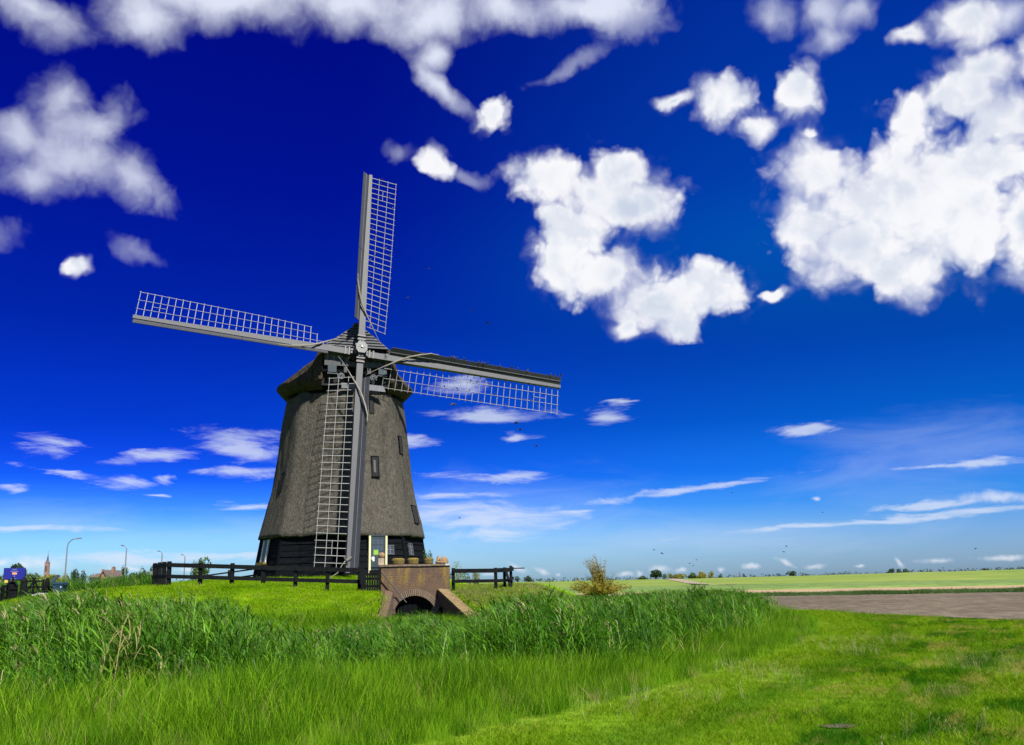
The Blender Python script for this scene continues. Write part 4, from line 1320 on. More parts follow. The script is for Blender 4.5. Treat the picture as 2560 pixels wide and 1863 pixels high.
    for (xa, xb, lab, plants, wid) in ((979, 1012, 'wide mossy stone trough nearest the stone pillar on the parapet', 0, 0), (1018, 1047, 'mossy stone trough in the middle of the parapet', 0, 1), (1059, 1084, 'stone trough with sprouting plants beside the tan sculpture', 1, 2)):
        a, b = W(xa, 1414, yy), W(xb, 1414, yy); cxx = (a[0] + b[0]) / 2; w = b[0] - a[0]
        tr = thing('stone_trough', (cxx, yy, top), lab, 'planter', 'troughs on the brick parapet')
        part('trough', MB().lathe((cxx, yy, top), [(w * 0.44, 0), (w * 0.47, 0.06), (w * 0.48, 0.15), (w * 0.5, 0.17), (w * 0.5, 0.24), (w * 0.42, 0.245)], 16, squash=0.62), M_moss, tr, True)
        ms = MB(); ms.lathe((cxx, yy, top + 0.235), [(w * 0.47, 0), (w * 0.45, 0.035), (w * 0.3, 0.06), (0.02, 0.065)], 16, squash=0.6); part('moss', ms, M_mossc, tr, True)
        if plants:
            lf = MB()
            for i in range(16):
                x, y = cxx + random.uniform(-0.22, 0.22), yy + random.uniform(-0.1, 0.1); h = random.uniform(0.12, 0.42)
                for k in range(9):
                    z = top + 0.26 + h * k / 8; a = random.uniform(0, 6.28); l = 0.085
                    dx, dy = math.cos(a) * l, math.sin(a) * l
                    lf.poly([(x, y, z), (x + dx * .6 - dy * .3, y + dy * .6 + dx * .3, z + .03), (x + dx, y + dy, z + .05), (x + dx * .6 + dy * .3, y + dy * .6 - dx * .3, z + .03)], [(0, 1, 2, 3)])
            part('plants', lf, M_leafmd, tr)['kind'] = 'stuff'
    c = W(1105, 1414, yy)
    sc = MB()
    def lump(cx_, cy_, cz_, rx, ry, rz, seed, pointy=0.0):
        prof = []; nn = 14; mm = 9; o_ = len(sc.v)
        for j in range(mm + 1):
            ph = math.pi * j / mm
            for i in range(nn):
                a = 2 * math.pi * i / nn
                k = 1 + 0.32 * (float(vnoise(i * 0.9, j * 0.9, 1, seed)) - 0.5)
                sq = math.sin(ph) * (1 - pointy * 0.5 * (1 + math.cos(ph)) * 0.7)
                sc.v.append((cx_ + rx * sq * math.cos(a) * k, cy_ + ry * sq * math.sin(a) * k, cz_ + rz * math.cos(ph) * (1 + 0.1 * (k - 1))))
        for j in range(mm):
            for i in range(nn):
                a, b = o_ + j * nn + i, o_ + j * nn + (i + 1) % nn
                sc.f.append((a, a + nn, b + nn, b)); sc.mi.append(0)
    lump(c[0] - 0.17, yy, top + 0.17, 0.12, 0.13, 0.24, 21, 0.7); lump(c[0] + 0.08, yy, top + 0.14, 0.20, 0.16, 0.20, 22); lump(c[0], yy, top + 0.07, 0.31, 0.18, 0.10, 23)
    lump(c[0] - 0.05, yy - .05, top + 0.15, 0.10, 0.12, 0.12, 24)
    solo('stone_sculpture', sc, M_sand, 'tan stone sculpture like a reclining animal at the parapet end', 'sculpture', smooth=True)


build_outfall()


# ------------------------------------------------------------------ fences
def gz(x, y):
    return float(H(x, y))


def fence(name, pts, label, n_per=2.05, h=1.08, rails=(0.95, 0.42), rail_h=(0.20, 0.18), post=0.17, overhang=0.0, base=None, extra=None):
    root = thing(name, (pts[0][0], pts[0][1], gz(*pts[0])), label, 'fence')
    P = []
    for i in range(len(pts) - 1):
        a, b = np.array(pts[i], float), np.array(pts[i + 1], float)
        L = np.linalg.norm(b - a); n = max(1, round(L / n_per))
        for k in range(n):
            P.append(a + (b - a) * k / n)
    P.append(np.array(pts[-1], float))
    Z = [gz(*p) for p in P]
    G = list(Z)
    if base is not None:        # rails run straight although the ground dips below them
        acc = [0.0]
        for a, b in zip(P[:-1], P[1:]):
            acc.append(acc[-1] + float(np.linalg.norm(b - a)))
        pa = [0.0]
        for a, b in zip(pts[:-1], pts[1:]):
            pa.append(pa[-1] + float(np.hypot(b[0] - a[0], b[1] - a[1])))
        Z = [float(np.interp(k, pa, base)) for k in acc]
    for p, z, zg in zip(P, Z, G):
        hh = h + random.uniform(0, 0.07)
        mb = MB(); w = post * random.uniform(0.95, 1.1)
        lean = np.array([random.uniform(-.02, .02), random.uniform(-.02, .02), 0])
        mb.beam((p[0], p[1], min(z, zg) - 0.25), np.array([p[0], p[1], z + hh]) + lean, w, w, (0, 1, 0.01), w * 0.92, w * 0.92)
        part('post', mb, M_fence, root)
    for i in range(len(P) - 1):
        a, b = P[i], P[i + 1]; d = (b - a) / np.linalg.norm(b - a); q = np.array([d[1], -d[0]])
        if q @ (np.array([0, 0]) - a) < 0:
            q = -q
        for rz, rh in zip(rails, rail_h):
            e = 0.02
            A = np.array([*(a + q * (post / 2 + 0.035) - d * e), Z[i] + rz]); B = np.array([*(b + q * (post / 2 + 0.035) + d * (e + (overhang if i == len(P) - 2 and rz == rails[0] else 0))), Z[i + 1] + rz + random.uniform(-.01, .01)])
            part('rail', MB().beam(A, B, 0.06, rh), M_fence, root)
    return root, P, Z


fl = [(-7.35, 46.15), (-16.6, 46.9), (-18.6, 50.5), (-20.8, 57.0)]
fence('wooden_fence', fl, 'black post and rail fence along the mound top before the mill', 1.62, base=(1.42, 1.84, 1.86, 1.84))
fence('wooden_fence', [(-20.6, 64.0), (-15.6, 66.0), (-10.5, 67)], 'thin black rail fence behind the mill, seen between nearer posts', 1.9, 1.0, (0.86, 0.45), (0.10, 0.10), 0.11)
rf, P, Z = fence('wooden_fence', [(-2.95, 46.25), (-0.95, 46.3), (-0.55, 48.2), (-0.25, 50.2)], 'short black fence right of the brick headwall, its corner braced', 1.75, 1.02, (0.90, 0.42), (0.19, 0.15), 0.15)
i = 2
for s in (0.30,):
    p = P[i]
    part('brace', MB().beam((p[0] + 0.35, p[1] - 0.6, Z[i] - 0.1), (p[0] + 0.02, p[1] - 0.12, Z[i] + 1.0), 0.14, 0.12, (1, 0, 0)), M_fence, rf)
part('rail', MB().beam((P[1][0] + 0.1, P[1][1] + 0.4, Z[1] + 0.99), (P[1][0] + 1.35, P[1][1] + 1.3, Z[1] + 1.0), 0.10, 0.05), M_fence, rf)

# picket gate beside the headwall
pg = thing('picket_gate', (-7.0, 45.7, 1.1), 'black picket gate hung beside the brick headwall', 'gate')
x0, x1 = W(907, 1460, 45.6)[0], W(949, 1460, 45.6)[0]
zb0, zt0 = W(930, 1497, 45.6)[2], W(930, 1424, 45.6)[2]
for k, x in enumerate((x0, x1)):
    part('post', MB().box((x, 45.62, (zb0 + zt0) / 2 - 0.05), (0.11, 0.11, zt0 - zb0 + 0.2)), M_fence, pg)
for k in range(6):
    x = x0 + 0.11 + (x1 - x0 - 0.22) * k / 5
    part('picket', MB().box((x, 45.58, (zb0 + zt0) / 2 + 0.04 + random.uniform(-.02, .02)), (0.085, 0.03, zt0 - zb0 - 0.12)), M_fence, pg)
for z in (zt0 - 0.22, zt0 - 0.42, (zb0 + zt0) / 2 - 0.1, zb0 + 0.12):
    part('rail', MB().box(((x0 + x1) / 2, 45.63, z), (x1 - x0, 0.05, 0.11)), M_fence, pg)
st = MB(); st.box(((x0 + x1) / 2 - 0.02, 45.35, zb0 - 0.02), (0.75, 0.34, 0.08))
solo('stone_step', st, M_conc, 'pale doorstep slab lying below the picket gate', 'step')


# ------------------------------------------------------------------ entrance by the road, far left
def build_entrance():
    Y = 50.0
    zg = W(60, 1496, Y)[2]
    def hewn(pxc, pyb, pyt, wpx, label, y=Y):
        b, t_ = W(pxc, pyb, y), W(pxc + (pyb - pyt) * 0.04, pyt, y); w = wpx / FPX * y
        mb = MB(); n = 6; hgt = t_[2] - b[2]
        prof = [(0.66, -0.25), (0.60, 0), (0.54, hgt * .3), (0.50, hgt * .6), (0.47, hgt * .82), (0.30, hgt * .93), (0.12, hgt)]
        o = len(mb.v)
        for (r, z) in prof:
            for k in range(8):
                a = 2 * math.pi * k / 8 + 0.39; rr = r * w * random.uniform(0.93, 1.07)
                mb.v.append((b[0] + rr * math.cos(a) + 0.03 * z, y + rr * math.sin(a), b[2] + z))
        for i in range(len(prof) - 1):
            for k in range(8):
                p, q = o + i * 8 + k, o + i * 8 + (k + 1) % 8; mb.f.append((p, q, q + 8, p + 8)); mb.mi.append(0)
        mb.f.append(tuple(o + (len(prof) - 1) * 8 + k for k in range(8))); mb.mi.append(0)
        return solo('gate_post', mb, M_fence, label, 'gate post', loc=(b[0], y, b[2]))
    hewn(55, 1498, 1443, 15, 'stout rough hewn black gate post in front of the blue sign')
    hewn(114, 1488, 1444, 10, 'pointed black gate post between field gate and slanted information panel', 52)
    # field gate
    a, b = W(62, 1493, 51.2), W(108, 1488, 51.9); za = a[2]
    ga = thing('field_gate', (a[0], a[1], za), 'black wooden field gate with diagonal braces', 'gate')
    d = (b - a) * np.array([1, 1, 0])
    def gp(s, z):
        return a + d * s + np.array([0, 0, z])
    for z in (0.80, 0.50, 0.22):
        part('rail', MB().beam(gp(0.0, z), gp(1.0, z), 0.05, 0.10), M_fence, ga)
    for s in (0.02, 0.42, 0.95):
        part('stile', MB().beam(gp(s, -0.02), gp(s, 0.9 if s != 0.42 else 0.98), 0.09, 0.07, (1, 0, 0)), M_fence, ga)
    part('brace', MB().beam(gp(0.05, 0.24), gp(0.42, 0.82), 0.05, 0.09), M_fence, ga)
    part('brace', MB().beam(gp(0.90, 0.05), gp(0.46, 0.82), 0.05, 0.09), M_fence, ga)
    # short fence run on each side
    w0, w1 = W(-14, 1492, 44), W(22, 1474, 49)
    fr = thing('wooden_fence', (w0[0], w0[1], w0[2] - 0.2), 'black roadside fence sloping down at the picture edge by the arched board', 'fence')
    for k, s in enumerate((0.1, 0.55, 1.0)):
        p = w0 + (w1 - w0) * s
        part('post', MB().beam(p + (0, 0, -0.6), p + (0, 0, 0.35), 0.12, 0.12, (0, 1, 0)), M_fence, fr)
    for z in (0.22, -0.05, -0.32):
        part('rail', MB().beam(w0 + (0, -.08, z), w1 + (0, -.08, z), 0.06, 0.10), M_fence, fr)
    fr2 = thing('wooden_fence', tuple(W(119, 1485, 52)), 'short black fence stub beside the wheelie bin', 'fence')
    q0, q1 = W(118, 1472, 52), W(138, 1478, 51.2)
    for z in (0.12, -0.16):
        part('rail', MB().beam(q0 + (0, 0, z), q1 + (0, 0, z), 0.06, 0.11), M_fence, fr2)
    part('brace', MB().beam(q0 + (0, 0.03, 0.15), q1 + (0, 0.03, -0.2), 0.05, 0.09), M_fence, fr2)
    part('post', MB().beam(q1 + (0.05, 0, -0.5), q1 + (0.05, 0, 0.25), 0.11, 0.11, (0, 1, 0)), M_fence, fr2)
    # arched board: upright planks under a curved top
    c = W(28, 1500, 49); bx = thing('arched_board', tuple(c), 'black upright plank board with curved top at the road entrance', 'board')
    for k in range(6):
        x = c[0] - 0.23 + k * 0.092; hh = 0.92 - 0.10 * abs(k - 2.5) ** 1.3 / 2
        part('plank', MB().box((x, 49, c[2] + hh / 2), (0.085, 0.05, hh)), M_fence, bx)
    part('top_rail', MB().tube([(c[0] - 0.28, 48.95, c[2] + 0.66), (c[0] - 0.15, 48.95, c[2] + 0.84), (c[0], 48.95, c[2] + 0.9), (c[0] + 0.15, 48.95, c[2] + 0.85), (c[0] + 0.3, 48.95, c[2] + 0.64)], 0.05, 6), M_fence, bx)
    part('mid_rail', MB().box((c[0], 48.95, c[2] + 0.55), (0.6, 0.05, 0.09)), M_fence, bx)
    part('finial', MB().beam((c[0] + 0.0, 49, c[2] + 0.85), (c[0] + 0.0, 49, c[2] + 1.12), 0.07, 0.07, (0, 1, 0)), M_fence, bx)
    # blue sign
    Ys = 54; tl, tr, bl_, br = W(10, 1420, Ys), W(64, 1420, Ys + 0.5), W(7.5, 1448, Ys), W(61, 1449, Ys + 0.5)
    sg = thing('information_sign', ((bl_[0] + br[0]) / 2, Ys, gz((bl_[0] + br[0]) / 2, Ys)), 'blue road sign with white lines and an orange box at the far left', 'sign')
    back = np.array([0, 0.05, 0])
    part('panel', MB().hexa([bl_, br, br + back, bl_ + back, tl, tr, tr + back, tl + back]), M_blue, sg)
    def on(u, v, lift=-0.012):
        return (bl_ * (1 - u) + br * u) * (1 - v) + (tl * (1 - u) + tr * u) * v + np.array([0, lift, 0])
    def patch(u0, u1, v0, v1, mat, nm):
        q = [on(u0, v0), on(u1, v0), on(u1, v1), on(u0, v1)]
        part(nm, MB().hexa([q[0], q[1], q[1] + back * .16, q[0] + back * .16, q[3], q[2], q[2] + back * .16, q[3] + back * .16]), mat, sg)
    u = 0.40
    for wd in (0.02, 0.03, 0.025, 0.03, 0.02, 0.03):
        patch(u, u + wd, 0.84, 0.89, M_letter, 'lettering'); u += wd + 0.009
    u = 0.33
    for wd in (0.03, 0.025, 0.03, 0.02, 0.03, 0.025, 0.03, 0.03, 0.02, 0.03):
        patch(u, u + wd, 0.675, 0.725, M_letter, 'lettering'); u += wd + 0.009
    patch(0.41, 0.62, 0.42, 0.60, M_orange, 'orange_box')
    patch(0.505, 0.525, 0.12, 0.33, M_letter, 'symbol'); patch(0.485, 0.545, 0.26, 0.31, M_letter, 'symbol'); patch(0.36, 0.62, 0.03, 0.07, M_letter, 'lettering')
    for u in (0.25, 0.85):
        p = on(u, 0.5, 0.1); part('post', MB().tube([(p[0], p[1], gz(p[0], p[1]) - 0.3), (p[0], p[1], p[2])], 0.045, 8), M_iron, sg)
    c = on(0.2, -0.2, -0.1); part('yellow_tag', MB().box(c, (0.17, 0.03, 0.14)), M_yellow, sg)
    # slanted information panel
    lc = W(134, 1458, 52); le = thing('lectern', (lc[0], lc[1], lc[2] - 0.5), 'slanted black lectern with information panel on two legs', 'lectern')
    p0, p1, p2, p3 = W(124, 1458, 52), W(136, 1456, 52), W(150, 1440, 52.5), W(140, 1440, 52.5)
    part('panel', MB().hexa([p0, p1, p2, p3] + [k + np.array([0, 0.01, 0.06]) for k in (p0, p1, p2, p3)]), M_door, le)
    for p in (p0, p1):
        part('leg', MB().beam(p + (0, 0, 0.03), p + (0.02, 0, -0.75), 0.05, 0.05, (0, 1, 0)), M_fence, le)
    # wheelie bin
    c = W(148, 1490, 51.4); wb = thing('wheelie_bin', tuple(c), 'dark blue wheelie bin standing by the reeds', 'bin')
    part('body', MB().box((c[0], c[1], c[2] + 0.31), (0.46, 0.5, 0.62), None, 1.14), M_bin, wb)
    lid = MB(); lid.box((c[0] + 0.01, c[1], c[2] + 0.655), (0.60, 0.62, 0.07), None, 0.9); lid.box((c[0] + 0.30, c[1], c[2] + 0.60), (0.10, 0.5, 0.08)); part('lid', lid, M_bin, wb)
    part('sticker', MB().box((c[0] + 0.18, c[1] - 0.285, c[2] + 0.45), (0.06, 0.01, 0.07)), M_white, wb)
    for s in (-1, 1):
        part('wheel', MB().tube([(c[0] + 0.2, c[1] + s * 0.2, c[2] + 0.1), (c[0] + 0.2, c[1] + s * 0.26, c[2] + 0.1)], 0.1, 12), M_iron, wb)
    c = W(104, 1492, 50.6)
    sl_ = MB(); sl_.box((c[0], c[1], c[2] + 0.07), (0.58, 0.4, 0.2), np.array(Euler((0.1, 0.05, 0.1)).to_matrix()), 0.85); sl_.box((c[0] - 0.32, c[1] - 0.1, c[2] + 0.05), (0.22, 0.3, 0.14), None, 0.7)
    solo('concrete_block', sl_, M_conc, 'pale grey concrete block lying in the grass before the field gate', 'block')


build_entrance()


# ------------------------------------------------------------------ street lamps
def lamp(pxp, pyt, pxh, Y, label):
    top = W(pxp, pyt, Y); hd = W(pxh, pyt, Y); s = 1 if pxh > pxp else -1
    root = thing('street_lamp', (top[0], Y, 0.0), label, 'street lamp', 'street lamps along the far road')
    L = abs(hd[0] - top[0]); r = min(L * 0.55, 1.1)
    pts = [(top[0], Y, -0.2), (top[0], Y, top[2] * 0.5), (top[0], Y, top[2] - r * 1.25)]
    for a in np.linspace(0.2, 1.45, 6):
        pts.append((top[0] + s * r * (1 - math.cos(a)), Y, top[2] - r * 1.25 + r * 1.2 * math.sin(a)))
    pts.append((top[0] + s * L * 0.72, Y, top[2]))
    k = Y / 117
    part('pole', MB().tube(pts, [0.10 * k ** .5, 0.085 * k ** .5, 0.07 * k ** .5] + [0.06 * k ** .5] * 7, 8), M_lamp, root, True)
    part('lamp_head', MB().beam((top[0] + s * L * 0.66, Y, top[2] + 0.0), (top[0] + s * L * 1.05, Y, top[2] + 0.03), 0.34, 0.17, (0, 0, 1), 0.26, 0.12), M_lamp, root)


lamp(170, 1347, 202, 117, 'tallest street lamp, its arm pointing right, beside the church spire')
lamp(317, 1364, 303, 141, 'street lamp with arm to the left, above the two distant roofs')
lamp(406, 1378, 394, 165, 'street lamp rising just beyond the end of the mound fence')
lamp(463, 1387, 453, 190, 'smallest street lamp, above the fence between the end posts and the tree')


# ------------------------------------------------------------------ vegetation prototypes
def strip(mb, p0, dirv, length, w0, bend, nseg, side, taper=1.0, mi=0):
    """one blade: starts along dirv, bends along bend (vector), narrow at the tip"""
    p = np.array(p0, float); d = np.array(dirv, float); d /= np.linalg.norm(d); s = np.array(side, float)
    o = len(mb.v); seg = length / nseg
    for i in range(nseg + 1):
        t = i / nseg; w = w0 * (1 - t ** 1.6 * taper) * (0.55 + 0.45 * min(1, t * 4))
        if i == nseg:
            mb.v.append(tuple(p))
        else:
            mb.v.append(tuple(p - s * w / 2)); mb.v.append(tuple(p + s * w / 2))
            d = d + np.array(bend) * (1.0 / nseg) * (0.4 + 1.2 * t); d /= np.linalg.norm(d); p = p + d * seg
    for i in range(nseg - 1):
        a = o + 2 * i; mb.f.append((a, a + 1, a + 3, a + 2)); mb.mi.append(mi)
    a = o + 2 * (nseg - 1); mb.f.append((a, a + 1, a + 2)); mb.mi.append(mi)


def rnd_dir(rr, spread):
    a = rr.uniform(0, 6.283); r = spread * math.sqrt(rr.random())
    return np.array([math.cos(a) * r, math.sin(a) * r, 1.0]), np.array([-math.sin(a), math.cos(a), 0])


def reed_clump(seed, n=7, h=1.9, rad=0.22, head=0.35):
    rr = random.Random(seed); mb = MB()
    for _ in range(n):
        x, y = rr.gauss(0, rad), rr.gauss(0, rad); hh = h * rr.uniform(0.55, 1.12)
        lean = np.array([rr.gauss(0.10, 0.08), rr.gauss(0, 0.08), 0])
        stem = [np.array([x, y, -0.1]), np.array([x, y, hh * 0.5]) + lean * hh * 0.25, np.array([x, y, hh * 0.9]) + lean * hh * 0.9]
        a = rr.uniform(0, 6.28); s = np.array([math.cos(a), math.sin(a), 0])
        w = 0.011; o = len(mb.v)
        for p in stem:
            mb.v += [tuple(p - s * w / 2), tuple(p + s * w / 2)]
        mb.f += [(o, o + 1, o + 3, o + 2), (o + 2, o + 3, o + 5, o + 4)]; mb.mi += [1, 1]
        nl = rr.randint(9, 13)
        for k in range(nl):
            t = 0.12 + 0.86 * (k + rr.random()) / nl
            p = stem[0] + (stem[1] - stem[0]) * (t * 2) if t < 0.5 else stem[1] + (stem[2] - stem[1]) * ((t - 0.5) * 2)
            az = rr.gauss(0.0, 1.1) if rr.random() < 0.7 else rr.uniform(0, 6.28)
            d = np.array([math.cos(az) * 0.6, math.sin(az) * 0.6, rr.uniform(1.1, 2.6)])
            sd = np.array([-math.sin(az), math.cos(az), rr.uniform(-0.5, 0.5)]); sd /= np.linalg.norm(sd)
            L = rr.uniform(0.40, 0.74) * (1.12 - 0.3 * t)
            strip(mb, p, d, L, rr.uniform(0.014, 0.027), (math.cos(az) * 0.8 + 0.35, math.sin(az) * 0.8, -rr.uniform(0.5, 2.1)), 4, sd)
        if rr.random() < head:
            for k in range(7):
                strip(mb, stem[2] - (0, 0, 0.02), (rr.gauss(0.25, .25), rr.gauss(0, .25), 1), rr.uniform(0.15, 0.26), 0.02, (0.9, 0, -0.7), 2, (rr.uniform(-1, 1), rr.uniform(-1, 1), 0), mi=1)
    return mb


def grass_clump(seed, n=40, h=0.6, rad=0.16, w=0.009, spread=0.45, bendk=0.7, nseg=3, wind=0.25):
    rr = random.Random(seed); mb = MB()
    for _ in range(n):
        x, y = rr.gauss(0, rad), rr.gauss(0, rad); d, s = rnd_dir(rr, spread)
        hh = h * rr.uniform(0.5, 1.1)
        a = rr.uniform(0, 6.28); s = np.array([math.cos(a), math.sin(a), 0])
        strip(mb, (x, y, -0.03), d, hh, w * rr.uniform(0.7, 1.3), (d[0] * bendk + wind * rr.random(), d[1] * bendk, -bendk * rr.uniform(0.1, 0.8)), nseg, s)
    return mb


PROTO = {}


def protos(name, mbs, mats):
    col = bpy.data.collections.new('source_' + name)
    for i, mb in enumerate(mbs):
        o = bpy.data.objects.new('%s_plant_%02d' % (name, i), mb.mesh(name + '_plant', mats)); col.objects.link(o)
    PROTO[name] = (col, len(mbs))


protos('reed', [reed_clump(100 + i) for i in range(8)], [M_reed, M_reedstem])
protos('tall', [grass_clump(200 + i, 46, 0.62, 0.15, 0.0085, 0.38, 0.6, 4) for i in range(6)], [M_tall])
protos('broad', [grass_clump(250 + i, 22, 0.85, 0.16, 0.017, 0.5, 0.9, 5) for i in range(5)], [M_tall])
protos('lawn', [grass_clump(300 + i, 34, 0.105, 0.11, 0.0065, 0.75, 0.9, 2, 0.1) for i in range(6)], [M_lawn_b])
protos('mound', [grass_clump(400 + i, 30, 0.16, 0.17, 0.012, 0.8, 0.9, 2, 0.15) for i in range(6)], [M_mound])
protos('slope', [grass_clump(450 + i, 30, 0.13, 0.17, 0.012, 0.9, 0.9, 2, 0.15) for i in range(5)], [M_slope])
def stalk_clump(seed):
    rr = random.Random(seed); mb = MB()
    for _ in range(5):
        x, y = rr.gauss(0, .07), rr.gauss(0, .07); d = np.array([rr.gauss(.1, .14), rr.gauss(0, .14), 1.0]); L = rr.uniform(0.7, 1.1)
        a = rr.uniform(0, 6.28); strip(mb, (x, y, 0), d, L, 0.008, (d[0] * .6, d[1] * .6, -.25), 4, (math.cos(a), math.sin(a), 0), 0.5)
        tip = np.array([x, y, 0]) + d / np.linalg.norm(d) * L * 0.93
        for k in range(6):
            strip(mb, tip + np.array([0, 0, -.02 * k]), (rr.gauss(.2, .3), rr.gauss(0, .3), .8), 0.09, 0.012, (.4, 0, -.4), 2, (rr.uniform(-1, 1), rr.uniform(-1, 1), 0))
    return mb


protos('stalk', [stalk_clump(600 + i) for i in range(4)], [M_straw])
protos('weed', [grass_clump(500 + i, 40, 0.75, 0.35, 0.045, 0.6, 0.7, 2) for i in range(5)], [M_weed])


def gn_group():
    ng = bpy.data.node_groups.new('scatter', 'GeometryNodeTree')
    ng.interface.new_socket('Geometry', in_out='INPUT', socket_type='NodeSocketGeometry')
    ng.interface.new_socket('Plants', in_out='INPUT', socket_type='NodeSocketCollection')
    ng.interface.new_socket('Geometry', in_out='OUTPUT', socket_type='NodeSocketGeometry')
    N, L = ng.nodes, ng.links
    gi, go = N.new('NodeGroupInput'), N.new('NodeGroupOutput')
    ci = N.new('GeometryNodeCollectionInfo'); ci.inputs['Separate Children'].default_value = True; ci.inputs['Reset Children'].default_value = True
    ip = N.new('GeometryNodeInstanceOnPoints'); ip.inputs['Pick Instance'].default_value = True
    def attr(n, t):
        a = N.new('GeometryNodeInputNamedAttribute'); a.data_type = t; a.inputs[0].default_value = n
        return a.outputs[0]
    e = N.new('FunctionNodeEulerToRotation')
    L.new(gi.outputs[0], ip.inputs['Points']); L.new(gi.outputs[1], ci.inputs[0]); L.new(ci.outputs[0], ip.inputs['Instance'])
    L.new(attr('idx', 'INT'), ip.inputs['Instance Index']); L.new(attr('rot', 'FLOAT_VECTOR'), e.inputs[0]); L.new(e.outputs[0], ip.inputs['Rotation'])
    L.new(attr('scl', 'FLOAT_VECTOR'), ip.inputs['Scale']); L.new(ip.outputs[0], go.inputs[0])
    return ng


GN = gn_group()


def scatter(name, label, kind, pts, scl, rotz=None, tiltk=0.08, wide=None):
    n = len(pts); col, k = PROTO[kind]
    me = bpy.data.meshes.new(name); me.from_pydata(pts.tolist(), [], [])
    rot = np.stack([rng.normal(0, tiltk, n), rng.normal(0, tiltk, n), rng.uniform(0, 6.283, n) if rotz is None else rotz], -1).astype(np.float32)
    wide = np.ones(n) if wide is None else wide
    s3 = np.stack([scl * wide, scl * wide, scl], -1).astype(np.float32)
    a = me.attributes.new('rot', 'FLOAT_VECTOR', 'POINT'); a.data.foreach_set('vector', rot.ravel())
    a = me.attributes.new('scl', 'FLOAT_VECTOR', 'POINT'); a.data.foreach_set('vector', s3.ravel())
    a = me.attributes.new('idx', 'INT', 'POINT'); a.data.foreach_set('value', rng.integers(0, k, n).astype(np.int32))
    o = link(name, me); md = o.modifiers.new('scatter', 'NODES'); md.node_group = GN
    md[GN.interface.items_tree['Plants'].identifier] = col
    tag(o, label, None, None, 'stuff')
    return o


def sample(n, x0, x1, y0, y1, dens=None, margin=180):
    """random ground places the camera (or one a few steps beside it) can see"""
    x = rng.uniform(x0, x1, n); y = rng.uniform(y0, y1, n)
    z = H(x, y)
    d = np.stack([x, y, z + 0.4], -1) - EYE
    zz = d @ _fw; px = CX + FPX * (d @ _rt) / zz
    m = (zz > 1) & (px > -margin) & (px < 2560 + margin)
    if dens is not None:
        m &= rng.random(n) < dens(x, y)
    return np.stack([x[m], y[m], z[m]], -1)


def clear(p):
    """0 where something built stands"""
    x, y = p[:, 0], p[:, 1]
    m = ~((x > -6.7) & (x < -2.7) & (y > 45.6) & (y < 47.2))
    m &= ~(np.hypot(x - MC[0], y - MC[1]) < 5.4)
    t = (45.9 - y) / 4.7; xw = -3.55 + t * 1.9
    m &= ~((t > 0) & (t < 1.02) & (np.abs(x - xw - 0.2) < 0.42))
    return m


